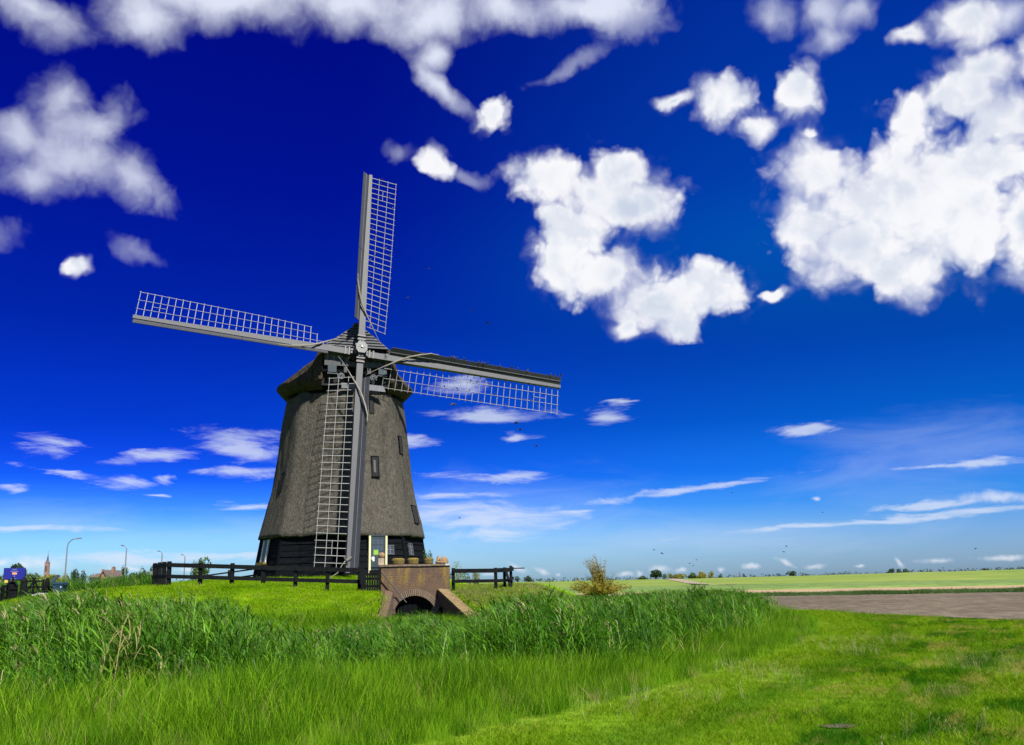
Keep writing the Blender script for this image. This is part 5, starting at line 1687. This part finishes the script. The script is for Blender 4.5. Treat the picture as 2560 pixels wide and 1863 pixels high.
def build_plants():
    # mown path
    def f(x, y):
        return (1 - sst(side_of(VERGE, x, y), -0.25, 0.15)) * np.clip(1.25 - y / 46, 0.16, 1) * (y < arr_near(x))
    p = sample(150000, -4, 24, 8.5, 52, f)
    dd = np.hypot(p[:, 0], p[:, 1]); clump = vnoise(p[:, 0] * 0.9 + p[:, 1] * .3, p[:, 1] * 0.6, 1.2, 31)
    scatter('mown_grass', 'short mown grass of the path curving along the ditch', 'lawn', p, (0.55 + 0.75 * clump) * (0.9 + 0.012 * dd), wide=1.0 + dd * 0.03)
    # tall verge grass between path and reeds
    def f(x, y):
        s = side_of(VERGE, x, y); return sst(s, -0.05, 0.5) * (1 - sst(side_of(REEDF, x, y) + 2.4 * (vnoise(x, y, 3.0, 40) - 0.5), 0.3, np.where(x > -1, 1.6, 4.5))) * np.clip(1.2 - y / 40, 0.25, 1)
    p = sample(90000, -16, 14, 7.5, 46, f)
    e = sst(side_of(VERGE, p[:, 0], p[:, 1]), 0, 2.2); nz = vnoise(p[:, 0], p[:, 1], 1.6, 33)
    p = p[:26000]; e = e[:26000]; nz = nz[:26000]
    scatter('tall_grass', 'tall bright green grass of the ditch bank', 'tall', p, (0.40 + 0.58 * e) * (0.55 + 0.8 * nz) * rng.uniform(0.75, 1.2, len(p)), wide=1.0 + 0.012 * p[:, 1], tiltk=0.16)
    def f(x, y):
        s = side_of(VERGE, x, y); return sst(s, 1.2, 4.0) * (1 - sst(side_of(REEDF, x, y), 2.0, 5)) * (0.25 + 0.75 * sst(vnoise(x, y, 2.5, 36), 0.35, 0.6))
    p = sample(30000, -16, 14, 7.5, 44, f)[:8500]
    scatter('tall_grass', 'broad bladed tufts among the tall bank grass', 'broad', p, 0.60 + 0.55 * rng.random(len(p)), tiltk=0.22)
    p = sample(1600, -14, 14, 8.5, 40, f)[:70]
    scatter('tall_grass', 'straw coloured seed stalks standing in the bank grass', 'stalk', p, 0.45 + 0.4 * rng.random(len(p)), tiltk=0.2)
    def f2(x, y):
        return (1 - sst(side_of(VERGE, x, y), -0.1, 0.3)) * sst(vnoise(x, y, 1.5, 37), 0.52, 0.7)
    p = sample(5000, -4, 12, 8.5, 26, f2)[:900]
    scatter('mown_grass', 'bleached longer stalks left in the mown path', 'stalk', p, 0.16 + 0.12 * rng.random(len(p)), tiltk=0.3)
    # reeds: the top of the bed rises and falls along the ditch
    SKY = np.array([(-300, 1520), (0, 1520), (60, 1510), (100, 1494), (230, 1490), (300, 1530), (360, 1494), (420, 1515), (560, 1508), (600, 1560), (700, 1575), (800, 1575), (880, 1562), (960, 1548),
                    (1040, 1535), (1120, 1552), (1180, 1572), (1230, 1530), (1300, 1500), (1400, 1490), (1500, 1500), (1600, 1485), (1800, 1478), (1960, 1480), (1985, 1500), (2100, 1520), (2900, 1540)], float)
    def f(x, y):
        s = side_of(REEDF, x, y) + 2.4 * (vnoise(x, y, 3.0, 40) - 0.5); toe = sst(H(x, y), -0.05, 0.30) * (y > 30)
        right = np.where(x > 0.5, 1 - sst(s, 7.5, 10.5), 1.0)
        a = x / y; thin = 1 - 0.55 * sst(a, -0.32, -0.27) * (1 - sst(a, -0.05, -0.02))
        return (0.16 * sst(s, -3.5, -1.0) + 0.84 * sst(s, -0.8, 2.2)) * sst(side_of(VERGE, x, y), 1.3, 2.6) * (1 - toe) * right * thin * (y < 60) * (0.35 + 0.65 * sst(vnoise(x, y, 2.2, 41), 0.25, 0.6))
    p = sample(80000, -27, 16, 13, 58, f); p = p[clear(p)][:15500]
    d = p - EYE; zz = d @ _fw; px = CX + FPX * (d @ _rt) / zz
    top = np.interp(px + rng.normal(0, 25, len(px)), SKY[:, 0], SKY[:, 1]); hz = 1455 - 0.0192 * (px - 1280)
    h = ((1.7 - (top - hz) / FPX * zz) - p[:, 2]) / 1.95
    h = h * (0.55 + 0.45 * sst(side_of(REEDF, p[:, 0], p[:, 1]), -3.0, 1.2))
    h = np.clip(h, 0.30, 1.08) * (0.80 + 0.26 * vnoise(p[:, 0], p[:, 1], 1.3, 42)) * rng.uniform(0.78, 1.10, len(px))
    scatter('reeds', 'dense green reeds filling the ditch before the mill mound', 'reed', p, h, rng.normal(math.pi * 0.98, 0.75, len(p)), 0.10, wide=np.clip(1.15 / np.sqrt(h), 1, 1.5))
    # coarse grass mixed into the lower middle of the bed
    def f(x, y):
        a = x / y; s = side_of(REEDF, x, y); toe = sst(H(x, y), -0.05, 0.30) * (y > 30)
        return sst(s, -1.0, 1.0) * (1 - toe) * (0.3 + 0.7 * sst(a, -0.33, -0.27) * (1 - sst(a, -0.06, -0.03)))
    p = sample(26000, -20, 14, 14, 44, f); p = p[clear(p)][:7500]
    scatter('tall_grass', 'coarse bright grass growing among the reeds', 'broad', p, 0.75 + 0.45 * rng.random(len(p)), wide=1.3 * np.ones(len(p)))
    # mound
    def f(x, y):
        return sst(H(x, y), 0.0, 0.35) * (y > 34) * (y < 63) * np.clip(1.3 - (y - 36) / 30, 0.25, 1) * (1 - 0.85 * sst(x, -3.2, -2.6))
    p = sample(70000, -31, 4.5, 34, 63, f); p = p[clear(p)]
    scatter('mound_grass', 'bright short grass on the mill mound', 'mound', p, 0.6 + 0.7 * vnoise(p[:, 0], p[:, 1], 1.5, 51), wide=1.5 * np.ones(len(p)))
    def f(x, y):
        return sst(H(x, y), -0.1, 0.2) * sst(x, -3.6, -2.8)
    p = sample(16000, -3.6, 5.5, 37, 60, f); p = p[clear(p)]
    scatter('slope_grass', 'dry khaki grazed grass on the right flank of the mound', 'slope', p, 0.6 + 0.6 * vnoise(p[:, 0], p[:, 1], 1.2, 52), wide=1.5 * np.ones(len(p)))
    # reed bed beyond the mound, far left
    n = 2400; y = rng.uniform(60, 74, n); x = -y * rng.uniform(0.372, 0.56, n)
    z = H(x, y); p = np.stack([x, y, z - 0.5], -1)
    scatter('reeds', 'grey green reed bed behind the mound left of the mill', 'reed', p, 0.72 + 0.42 * vnoise(x, y, 3, 61), rng.normal(math.pi, 0.9, n), 0.08)
    # weedy ditch edge across the fields
    n = 5200; x = np.concatenate([rng.uniform(-6, 120, n)]); y = 93 - 0.09 * x + rng.uniform(-4.6, 4.6, n)
    p = np.stack([x, y, np.zeros(n)], -1)
    scatter('field_edge_weeds', 'dark green weedy strip between tilled soil and stubble', 'weed', p, (0.26 + 0.34 * vnoise(x, y, 4, 63)), wide=2.6 * np.ones(n))
    # behind the reeds, ragged grass down to the tilled field
    n = 7000; x = rng.uniform(2, 30, n); y = rng.uniform(44, 74, n); m = y < arr_near(x) + 0.6
    p = np.stack([x, y, H(x, y)], -1)[m]
    scatter('mown_grass', 'rougher grass where the path meets the tilled field', 'mound', p, 0.5 + 0.5 * rng.random(len(p)), wide=1.8 * np.ones(len(p)))


def arr_near(x):
    return np.interp(x, near_edge[:, 0], near_edge[:, 1])


build_plants()


# ------------------------------------------------------------------ trees
def leaf_crown(rr, lobes, n, size, mb, flat=0.6):
    for (cx_, cy_, cz_, rx, ry, rz, share) in lobes:
        for _ in range(int(n * share)):
            while True:
                v = np.array([rr.uniform(-1, 1) for _ in range(3)]); l = np.linalg.norm(v)
                if 0.05 < l < 1:
                    break
            v = v / l * (0.45 + 0.55 * l ** 0.4) * rr.uniform(0.75, 1.08)
            p = np.array([cx_ + v[0] * rx, cy_ + v[1] * ry, cz_ + v[2] * rz])
            a = np.array([rr.gauss(0, 1) for _ in range(3)]); a /= np.linalg.norm(a)
            b = np.cross(a, [rr.gauss(0, 1) for _ in range(3)]); b /= np.linalg.norm(b) + 1e-6
            s = size * rr.uniform(0.6, 1.4)
            mb.poly([p - a * s, p + b * s * 0.5, p + a * s, p - b * s * 0.5], [(0, 1, 2, 3)])


def make_tree(name, loc, h, w, label, cat, leafm, seed, n=900, trunk=0.28, lobes_n=7, leaf=None, group=None, squash=0.85, trunkm=None):
    rr = random.Random(seed); root = thing(name, loc, label, cat, group)
    x, y, z = loc; leaf = leaf or max(0.14, w * 0.075)
    th = h * trunk; tb = MB()
    tb.tube([(x, y, z - 0.4), (x + 0.02 * w, y, z + th * 0.5), (x + rr.uniform(-.04, .04) * w, y, z + th), (x, y, z + h * 0.62)], [0.05 * w + 0.03, 0.042 * w + 0.02, 0.034 * w + 0.015, 0.012 * w], 7)
    lobes = []
    for i in range(lobes_n):
        a = 6.283 * i / lobes_n + rr.uniform(-.4, .4); r = w * 0.28 * rr.uniform(0.5, 1.15)
        cz_ = z + th + (h - th) * rr.uniform(0.28, 0.74)
        lobes.append((x + r * math.cos(a), y + r * math.sin(a), cz_, w * rr.uniform(0.17, 0.28), w * rr.uniform(0.17, 0.28), (h - th) * rr.uniform(0.16, 0.27) * squash / 0.85, 1 / (lobes_n + 2)))
        tb.tube([(x, y, z + th * rr.uniform(0.7, 1.0)), ((x * 2 + lobes[-1][0]) / 3, (y * 2 + lobes[-1][1]) / 3, (z + th + cz_) / 2), lobes[-1][:3]], [0.02 * w + .01, 0.014 * w + .008, 0.006 * w + .004], 5)
    lobes.append((x, y, z + th + (h - th) * 0.55, w * 0.26, w * 0.26, (h - th) * 0.40, 2 / (lobes_n + 2)))
    part('trunk', tb, trunkm or M_trunk, root, True)
    mb = MB(); leaf_crown(rr, lobes, n, leaf, mb)
    part('crown', mb, leafm, root)
    return root


def tree_px(px, pyt, pyb, wpx, Y, leafm, label, seed, name='tree', cat='tree', base=None, **kw):
    """a tree whose outline was measured in the photograph, standing Y metres off"""
    t = W(px, pyt, Y); hz = W(px, pyb, Y)
    base = 0.0 if base is None else base
    loc = (hz[0], Y, base); h = t[2] - base; w = wpx / FPX * Y
    return make_tree(name, loc, h, w, label, cat, leafm, seed, **kw)


tree_px(1640, 1423, 1449, 33, 420, M_leafdk, 'dark round tree on the horizon right of the willow, taller than its neighbours', 1, n=1100)
tree_px(1607, 1438, 1450, 26, 400, M_leafmd, 'low spreading bush left of the dark round horizon tree', 2, 'bush', 'bush', n=500, trunk=0.12)
tree_px(1662, 1433, 1449, 14, 400, M_leafmd, 'slim tree touching the dark round horizon tree', 3, n=400)
tree_px(1677, 1432, 1449, 16, 380, M_leafyel, 'small yellow green tree between dark tree and yellow bush', 4, n=450)
tree_px(1700, 1434, 1449, 32, 380, M_leafyel, 'broad yellow green bush on the horizon', 5, 'bush', 'bush', n=700, trunk=0.12)
tree_px(1733, 1430, 1448, 26, 400, M_leafmd, 'left tree of the yellowish clump by the sandy track', 6, n=600, trunk=0.15)
tree_px(1755, 1428, 1448, 30, 390, M_leafyel, 'widest tree of the yellowish clump by the sandy track', 7, n=700, trunk=0.15)
tree_px(1779, 1426, 1447, 18, 380, M_leafyel, 'upright pale tree at the right end of the yellowish clump', 8, n=500)
tree_px(1801, 1433, 1446, 16, 380, M_leafmd, 'small tree standing alone right of the yellowish clump', 9, n=350)
tree_px(1293, 1439, 1453, 16, 500, M_leafdk, 'dark small tree, left of a distant pair near the fence end', 10, n=350)
tree_px(1312, 1441, 1453, 10, 500, M_leafdk, 'narrow dark tree between two distant trees near the fence end', 11, n=250)
tree_px(1321, 1438, 1453, 22, 480, M_leafdk, 'dark tree, right of a distant pair near the fence end', 12, n=450)
tree_px(1981, 1427, 1440, 24, 700, M_leafdk, 'compact dark tree clump alone on the dike horizon', 13, n=600, trunk=0.1)
tree_px(2229, 1420, 1432, 18, 650, M_leafdk, 'left block of the flat topped dark trees on the dike', 14, n=500, trunk=0.25)
tree_px(2249, 1420, 1432, 18, 650, M_leafdk, 'middle block of the flat topped dark trees on the dike', 15, n=500, trunk=0.1)
tree_px(2266, 1421, 1432, 20, 650, M_leafdk, 'right block of the flat topped dark trees on the dike', 16, n=500, trunk=0.1)
tree_px(2466, 1420, 1428, 18, 700, M_leafdk, 'wide low dark tree near the right end of the horizon', 17, n=400, trunk=0.1)
tree_px(2479, 1419, 1428, 8, 700, M_leafdk, 'pointed dark tree beside the wide low tree near the right end', 18, n=250, trunk=0.1)
tree_px(2493, 1418, 1428, 8, 700, M_leafdk, 'lone pointed dark tree near the right end of the horizon', 19, n=250, trunk=0.1)
tree_px(2525, 1422, 1427, 7, 700, M_leafdk, 'tiny dark tree, the last before the picture edge on the right', 20, n=200, trunk=0.1)
# left of the mill
tree_px(42, 1405, 1450, 50, 230, M_leafdk, 'round dark tree rising behind the blue sign', 21, n=1400)
tree_px(82, 1432, 1462, 46, 150, M_leafmd, 'brownish green shrub between blue sign and field gate', 22, 'bush', 'bush', n=1100, trunk=0.1)
tree_px(14, 1432, 1460, 46, 170, M_leafmd, 'green shrub hiding behind the left edge of the blue sign', 23, 'bush', 'bush', n=900, trunk=0.1)
tree_px(125, 1432, 1462, 50, 160, M_leafyel, 'pale olive shrub in front of the church tower', 24, 'bush', 'bush', n=1000, trunk=0.1)
tree_px(187, 1418, 1450, 30, 300, M_leafdk, 'dark tree just right of the tallest street lamp', 25, n=700)
tree_px(207, 1420, 1450, 22, 310, M_leafdk, 'small dark tree left of the brown roof', 26, n=500)
tree_px(160, 1428, 1455, 30, 200, M_leafyel, 'pale bush at the foot of the tallest street lamp', 27, 'bush', 'bush', n=700, trunk=0.1)
tree_px(283, 1413, 1450, 24, 260, M_leafdk, 'dark leaning tree right of the brick gable house', 28, n=700)
tree_px(275, 1427, 1450, 22, 190, M_leafpale, 'pale round willow bush in front of the brick gable', 29, 'bush', 'bush', n=600, trunk=0.1)
tree_px(309, 1411, 1450, 26, 270, M_leafmd, 'open tree with gaps behind the second street lamp', 30, n=600)
tree_px(354, 1413, 1450, 24, 330, M_leafdk, 'dark tree behind the grey hipped roof, left one', 31, n=600)
tree_px(377, 1413, 1450, 18, 330, M_leafdk, 'dark tree behind the grey hipped roof, right one', 32, n=500)
tree_px(402, 1410, 1450, 34, 300, M_leafdk, 'dark tree behind the third street lamp and fence end', 33, n=800)
tree_px(502, 1388, 1452, 42, 200, M_leafmd, 'light green poplar clump above the mound fence', 34, n=1200, trunk=0.15)
tree_px(482, 1392, 1452, 22, 210, M_leafdk, 'darker slim tree on the left side of the poplar clump', 35, n=600, trunk=0.15)
tree_px(340, 1428, 1450, 40, 340, M_leafdk, 'low dark hedge tree left of the grey hipped roof', 36, 'bush', 'bush', n=600, trunk=0.1)
tree_px(232, 1430, 1452, 30, 320, M_leafdk, 'low dark bush behind the brown roof', 37, 'bush', 'bush', n=500, trunk=0.1)
# right of the mill, beyond the headwall
tree_px(1146, 1397, 1450, 36, 95, M_leafpale, 'pale silvery willow behind the short fence', 38, n=1500, trunk=0.25, leaf=0.05)
tree_px(1128, 1425, 1452, 26, 90, M_leafmd, 'dark shrub behind the headwall end of the short fence', 39, 'bush', 'bush', n=900, trunk=0.1, leaf=0.06)
tree_px(1168, 1423, 1452, 36, 88, M_leafmd, 'green shrub behind the middle of the short fence', 40, 'bush', 'bush', n=1000, trunk=0.1, leaf=0.06)
tree_px(1190, 1421, 1452, 24, 92, M_leafyel, 'yellowish shrub behind the right part of the short fence', 41, 'bush', 'bush', n=800, trunk=0.1, leaf=0.06)


def build_willow():
    Y = 74.0; b = W(1500, 1502, Y); z0 = 0.0
    root = thing('pollard_willow', (b[0], Y, z0), 'wind blown olive yellow pollard willow standing beyond the reeds', 'willow')
    rr = random.Random(77); tr = MB(); lf = MB(); x, y = b[0], Y
    tr.tube([(x + .05, y, z0 - .3), (x, y, z0 + .25), (x - .03, y, z0 + .5), (x - .02, y, z0 + .62)], [0.22, 0.17, 0.2, 0.14], 9)
    for i in range(210):
        t = rr.random(); a = rr.uniform(0, 6.283)
        up = rr.random() < 0.40
        L = rr.uniform(1.6, 3.2) if up else rr.uniform(1.0, 2.5)
        sp = rr.uniform(0.02, 0.30) if up else rr.uniform(0.7, 2.4)
        d = np.array([math.cos(a) * sp, math.sin(a) * sp, 1.0]); d /= np.linalg.norm(d)
        p = np.array([x + rr.gauss(0, .08), y + rr.gauss(0, .08), z0 + 0.50]); pts = [p.copy()]
        bend = np.array([-0.30 if up else -0.12, 0, -0.10 if up else -rr.uniform(0.25, 0.75)])
        n = 7
        for k in range(n):
            d = d + bend / n * (0.5 + k / n) + np.array([rr.gauss(0, .05), rr.gauss(0, .05), rr.gauss(0, .03)]); d /= np.linalg.norm(d)
            p = p + d * L / n; pts.append(p.copy())
        tr.tube(pts, [0.020 * (1 - k / 8) + 0.004 for k in range(len(pts))], 4)
        for k in range(1, len(pts)):
            m = 13 if not up else 10
            for _ in range(m if k < 6 or not up else 4):
                s = rr.random(); q = pts[k - 1] + (pts[k] - pts[k - 1]) * s + np.array([rr.gauss(0, .07), rr.gauss(0, .07), rr.gauss(0, .06)])
                a1 = np.array([rr.gauss(-.3, 1), rr.gauss(0, 1), rr.gauss(-.3, .8)]); a1 /= np.linalg.norm(a1)
                b1 = np.cross(a1, [rr.gauss(0, 1) for _ in range(3)]); b1 /= np.linalg.norm(b1) + 1e-6
                l = rr.uniform(0.055, 0.10)
                lf.poly([q - a1 * l, q + b1 * l * .28, q + a1 * l, q - b1 * l * .28], [(0, 1, 2, 3)])
    part('trunk', tr, M_wtrunk, root, True)
    part('crown', lf, M_leafwil, root)


build_willow()


# ------------------------------------------------------------------ far buildings
def house(px, py_ridge, py_eave, wpx, Y, wallm, roofm, label, hip=0.0, gable_front=False):
    c = W(px, py_eave, Y); r = W(px, py_ridge, Y); w = wpx / FPX * Y
    root = thing('house', (c[0], Y, 0), label, 'house', 'houses beyond the reed bed')
    dpt = 8.0; ze, zr = c[2], r[2]; x = c[0]
    if gable_front:
        wl = MB(); wl.prism([(-w / 2, -0.3), (w / 2, -0.3), (w / 2, ze), (0, zr), (-w / 2, ze)], (x, Y + dpt / 2, 0), (1, 0, 0), (0, 0, 1), (0, -1, 0), dpt)
        part('wall', wl, wallm, root)
        rf_ = MB()
        for s in (-1, 1):
            rf_.hexa([np.array(k) for k in [(x, Y - .3, zr), (x + s * (w / 2 + .4), Y - .3, ze - .35), (x + s * (w / 2 + .4), Y + dpt + .3, ze - .35), (x, Y + dpt + .3, zr),
                      (x, Y - .3, zr + .25), (x + s * (w / 2 + .4), Y - .3, ze - .1), (x + s * (w / 2 + .4), Y + dpt + .3, ze - .1), (x, Y + dpt + .3, zr + .25)]])
        rf = part('roof', rf_, roofm, root)
    else:
        part('wall', MB().box((x, Y + dpt / 2, ze / 2 - 0.15), (w * .94, dpt * .94, ze + 0.3)), wallm, root)
        rf_ = MB(); h = hip * w
        rf_.poly([(x - w / 2, Y - .4, ze), (x + w / 2, Y - .4, ze), (x + w / 2, Y + dpt + .4, ze), (x - w / 2, Y + dpt + .4, ze), (x - w / 2 + h, Y + dpt / 2, zr), (x + w / 2 - h, Y + dpt / 2, zr)],
                 [(0, 1, 5, 4), (2, 3, 4, 5), (1, 2, 5), (3, 0, 4), (3, 2, 1, 0)])
        rf = part('roof', rf_, roofm, root)
    part('chimney', MB().box((x + w * 0.18, Y + dpt / 2, zr + 0.2), (w * .06 + .3, 0.7, 1.4)), M_house_b, rf)
    for s in (-0.28, 0.05, 0.3):
        wn = part('window', MB().box((x + s * w * (0.7 if gable_front else 1), Y + (-.03 if gable_front else dpt * .03 - .03), max(1.2, ze - 1.3)), (1.1, 0.1, 1.3)), M_white, root)
        part('pane', MB().box((x + s * w * (0.7 if gable_front else 1), Y + (-.09 if gable_front else dpt * .03 - .09), max(1.2, ze - 1.3)), (0.85, 0.06, 1.05)), M_glass, wn)


house(233, 1433, 1443, 22, 215, M_house_w, M_roof_b, 'white walled cottage under a brown tiled roof', 0.02)
house(258, 1428, 1446, 18, 205, M_house_b, M_roof_b, 'brick house with its gable turned this way', gable_front=True)
house(370, 1428, 1440, 46, 260, M_house_w, M_roof_g, 'wide low house under a grey hipped roof', 0.22)


def build_church():
    Y = 1300.0; k = Y / FPX; b = W(114, 1442, Y); t = W(115, 1408, Y); tip = W(118.5, 1382, Y)
    x = b[0] + 1.0; w = 10.5 * k
    root = thing('church_tower', (x, Y, 0), 'distant brick church tower with a slender pointed spire', 'church')
    tw = MB(); tw.box((x, Y, t[2] / 2), (w, w, t[2]), None, 0.86); part('tower', tw, M_church, root)
    part('cornice', MB().box((x, Y, t[2] + 0.4), (w * 0.98, w * 0.98, 0.9)), M_church, root)
    s = w * 0.42
    sp = MB(); mid = t[2] + (tip[2] - t[2]) * 0.30
    o = [(x + s * math.cos(a) * 1.05, Y + s * math.sin(a) * 1.05, t[2] + 0.8) for a in np.arange(8) * math.pi / 4 + .39]; m = [(x + s * .55 * math.cos(a), Y + s * .55 * math.sin(a), mid) for a in np.arange(8) * math.pi / 4 + .39]
    sp.poly(o + m + [(x, Y, tip[2])], [(i, (i + 1) % 8, 8 + (i + 1) % 8, 8 + i) for i in range(8)] + [(8 + i, 8 + (i + 1) % 8, 16) for i in range(8)])
    part('spire', sp, M_slate, root)
    for s2 in (-1, 1):
        part('belfry_opening', MB().box((x + s2 * w * 0.16, Y - w * 0.45, t[2] * 0.80), (w * 0.13, w * 0.12, t[2] * 0.2)), M_dark, root)
    part('cross', MB().tube([(x, Y, tip[2] - 0.5), (x, Y, tip[2] + 2.2)], 0.12, 5), M_iron, root)
    Y2 = 1600.0; b2, t2, p2 = W(1850, 1447, Y2), W(1850, 1441, Y2), W(1850, 1427, Y2)
    r2 = thing('church_spire', (b2[0], Y2, 0), 'tiny dark church spire on the horizon right of the clump', 'church')
    part('tower', MB().box((b2[0], Y2, t2[2] / 2), (2.8, 2.8, t2[2]), None, .9), M_slate, r2)
    ws = MB(); ws.poly([(b2[0] - 1.5, Y2 - 1.5, t2[2]), (b2[0] + 1.5, Y2 - 1.5, t2[2]), (b2[0] + 1.5, Y2 + 1.5, t2[2]), (b2[0] - 1.5, Y2 + 1.5, t2[2]), (b2[0], Y2, p2[2])], [(0, 1, 4), (1, 2, 4), (2, 3, 4), (3, 0, 4)])
    part('spire', ws, M_slate, r2)
    # distant line of bushes along the horizon
    mb = MB(); rr = random.Random(5)
    for i in range(260):
        px = rr.uniform(1270, 2580); Yb = 620.0
        c = W(px, 1450, Yb); zz = 2.6 + rr.uniform(-.3, 1.0) + 1.3 * float(sst(px, 1900, 2560))
        leaf_crown(rr, [(c[0], Yb, zz * 0.5, rr.uniform(1.2, 3.0), 2.0, zz * 0.62, 1.0)], 16, 0.55, mb)
    for i in range(160):
        px = rr.uniform(-60, 1000); Yb = 560.0
        c = W(px, 1450, Yb); leaf_crown(rr, [(c[0], Yb, 2.2, rr.uniform(2, 5), 2.5, rr.uniform(2.5, 4.5), 1.0)], 20, 0.8, mb)
    o = link('treeline', mb.mesh('treeline', M_leafdk)); tag(o, 'far low line of bushes along the horizon', None, None, 'stuff')


build_church()


# ------------------------------------------------------------------ birds
def flying_mesh():
    mb = MB()
    mb.tube([(-0.13, 0, 0), (-0.07, 0, 0.0), (0.0, 0, 0.008), (0.07, 0, 0.012), (0.115, 0, 0.012), (0.14, 0, 0.008)], [0.008, 0.026, 0.038, 0.032, 0.022, 0.004], 7)
    for s in (-1, 1):
        mb.poly([(0.06, s * 0.02, 0.02), (-0.03, s * 0.02, 0.02), (-0.045, s * 0.12, 0.055), (0.055, s * 0.12, 0.06), (0.0, s * 0.24, 0.035), (-0.05, s * 0.22, 0.03)], [(0, 1, 2, 3), (3, 2, 5, 4)])
    mb.poly([(-0.11, -0.012, 0), (-0.11, 0.012, 0), (-0.19, 0.035, 0), (-0.19, -0.035, 0)], [(0, 1, 2, 3)])
    return mb.mesh('bird', M_bird)


def perched_mesh():
    mb = MB()
    mb.tube([(0, 0.12, -0.06), (0, 0.06, 0.01), (0, 0.0, 0.07), (0, -0.035, 0.115), (0, -0.05, 0.15), (0, -0.075, 0.152), (0, -0.11, 0.148)], [0.012, 0.03, 0.05, 0.045, 0.032, 0.022, 0.003], 7)
    for s in (-1, 1):
        mb.tube([(s * 0.02, 0.0, 0.04), (s * 0.02, -0.005, 0.0)], 0.005, 4)
    return mb.mesh('bird', M_bird)


FB, PB = flying_mesh(), perched_mesh()
fly = [(1133, 1012, 'the flying bird just right of the cap, below the right sail', 46, 2.0), (1291, 1058, 'dark bird flying over the flat streak cloud below the right sail', 50, 1.6), (1299, 1075, 'dark bird flying just under another below the right sail tip', 52, 1.5),
       (1341, 1115, 'lowest dark bird flying below the right sail tip', 52, 1.4), (1402, 940, 'dark bird flying beyond the tip of the right sail', 58, 1.5), (1019, 745, 'dark bird flying right of the upright sail', 55, 1.3), (1178, 776, 'left bird of two flying in clear blue above the right sail', 60, 1.2), (1219, 808, 'right bird of two flying in clear blue above the right sail', 60, 1.2),
       (1072, 672, 'highest dark bird, flying right of the upright sail', 60, 1.0), (1789, 1204, 'topmost flying bird in the pale sky right of centre', 80, 1.2), (1830, 1232, 'flying bird below and right of the topmost one in the pale sky', 80, 1.1), (2056, 1281, 'single flying bird above the long white streak cloud', 80, 1.0),
       (1635, 1375, 'flying bird above the dark round horizon tree, upper of two', 75, 1.2), (1655, 1384, 'flying bird above the dark round horizon tree, lower of two', 75, 1.2), (1741, 1400, 'upper flying bird above the yellowish tree clump', 80, 1.1), (1724, 1409, 'left flying bird above the yellowish tree clump', 80, 1.0),
       (1733, 1414, 'lowest flying bird above the yellowish tree clump', 80, 1.0), (1966, 1366, 'upper bird of the pair flying above the dark clump on the dike', 75, 1.2), (1959, 1380, 'lower bird of the pair flying above the dark clump on the dike', 75, 1.2), (2439, 1372, 'lone bird flying low near the right picture edge', 75, 1.2), (1149, 1295, 'bird flying over the white wisps right of the mill', 70, 1.2)]
for k, (px, py, lab, Y, s) in enumerate(fly):
    o = link('bird', FB, None, W(px, py, Y)); o.rotation_euler = (random.uniform(-.5, .5), random.uniform(-.3, .3), random.uniform(-.9, .9)); o.scale = (s * 0.62,) * 3
    tag(o, lab, 'bird', 'birds in flight')
ORD = ('first second third fourth fifth sixth seventh eighth ninth tenth eleventh twelfth thirteenth fourteenth fifteenth sixteenth seventeenth '
       'eighteenth nineteenth twentieth').split()
rb = random.Random(4)


def perch(p, label, group, s):
    b = link('bird', PB, None, p); b.rotation_euler = (0, 0, rb.uniform(0, 6.28)); b.scale = (s,) * 3
    tag(b, label, 'bird', group)


U, V, at, o_ = SAILS['right']
us = sorted([rb.uniform(5.5, 8.2) for _ in range(6)] + [rb.uniform(7.2, 10.5) for _ in range(8)] + [rb.uniform(10.3, 13) for _ in range(6)])
for k, u in enumerate(us):
    p = R(float(np.interp(u, (1.9, 12.8), (50, 40)))); wd = float(np.interp(u, (1.9, 12.8), (0.74, 0.58)))
    e = o_ + U * u - V * 0.08 - AXN * 0.02 + (-V * math.cos(p) + AXN * math.sin(p)) * (wd + 0.01)
    perch(e, '%s dark bird from the hub along the top edge of the right sail' % ORD[k], 'birds perched on the right sail edge', 0.85)
for row, (v, nm) in enumerate(((0.62, 'inner'), (1.23, 'middle'), (1.80, 'outer'))):
    for k, i in enumerate(sorted(rb.sample(range(7, 28), 7))):
        u = 1.75 + (i + 0.5) * (13.26 - .12 - 1.75) / 28
        perch(at(u, v, 0.0) + np.array([0, 0, 0.03]), '%s dark bird from the hub on the %s rail of the right sail' % (ORD[k], nm), 'birds on the right sail lattice', 0.75)
U, V, at, o_ = SAILS['up']
for k, i in enumerate(sorted(rb.sample(range(8, 29), 20), reverse=True)):
    u = 1.75 + i * (12.81 - .12 - 1.75) / 28
    perch(at(u, rb.uniform(0.3, 1.7), 0.0) + np.array([0, 0, 0.03]), '%s small dark bird from the top on the bars of the upright sail' % ORD[k], 'birds on the upright sail lattice', 0.75)
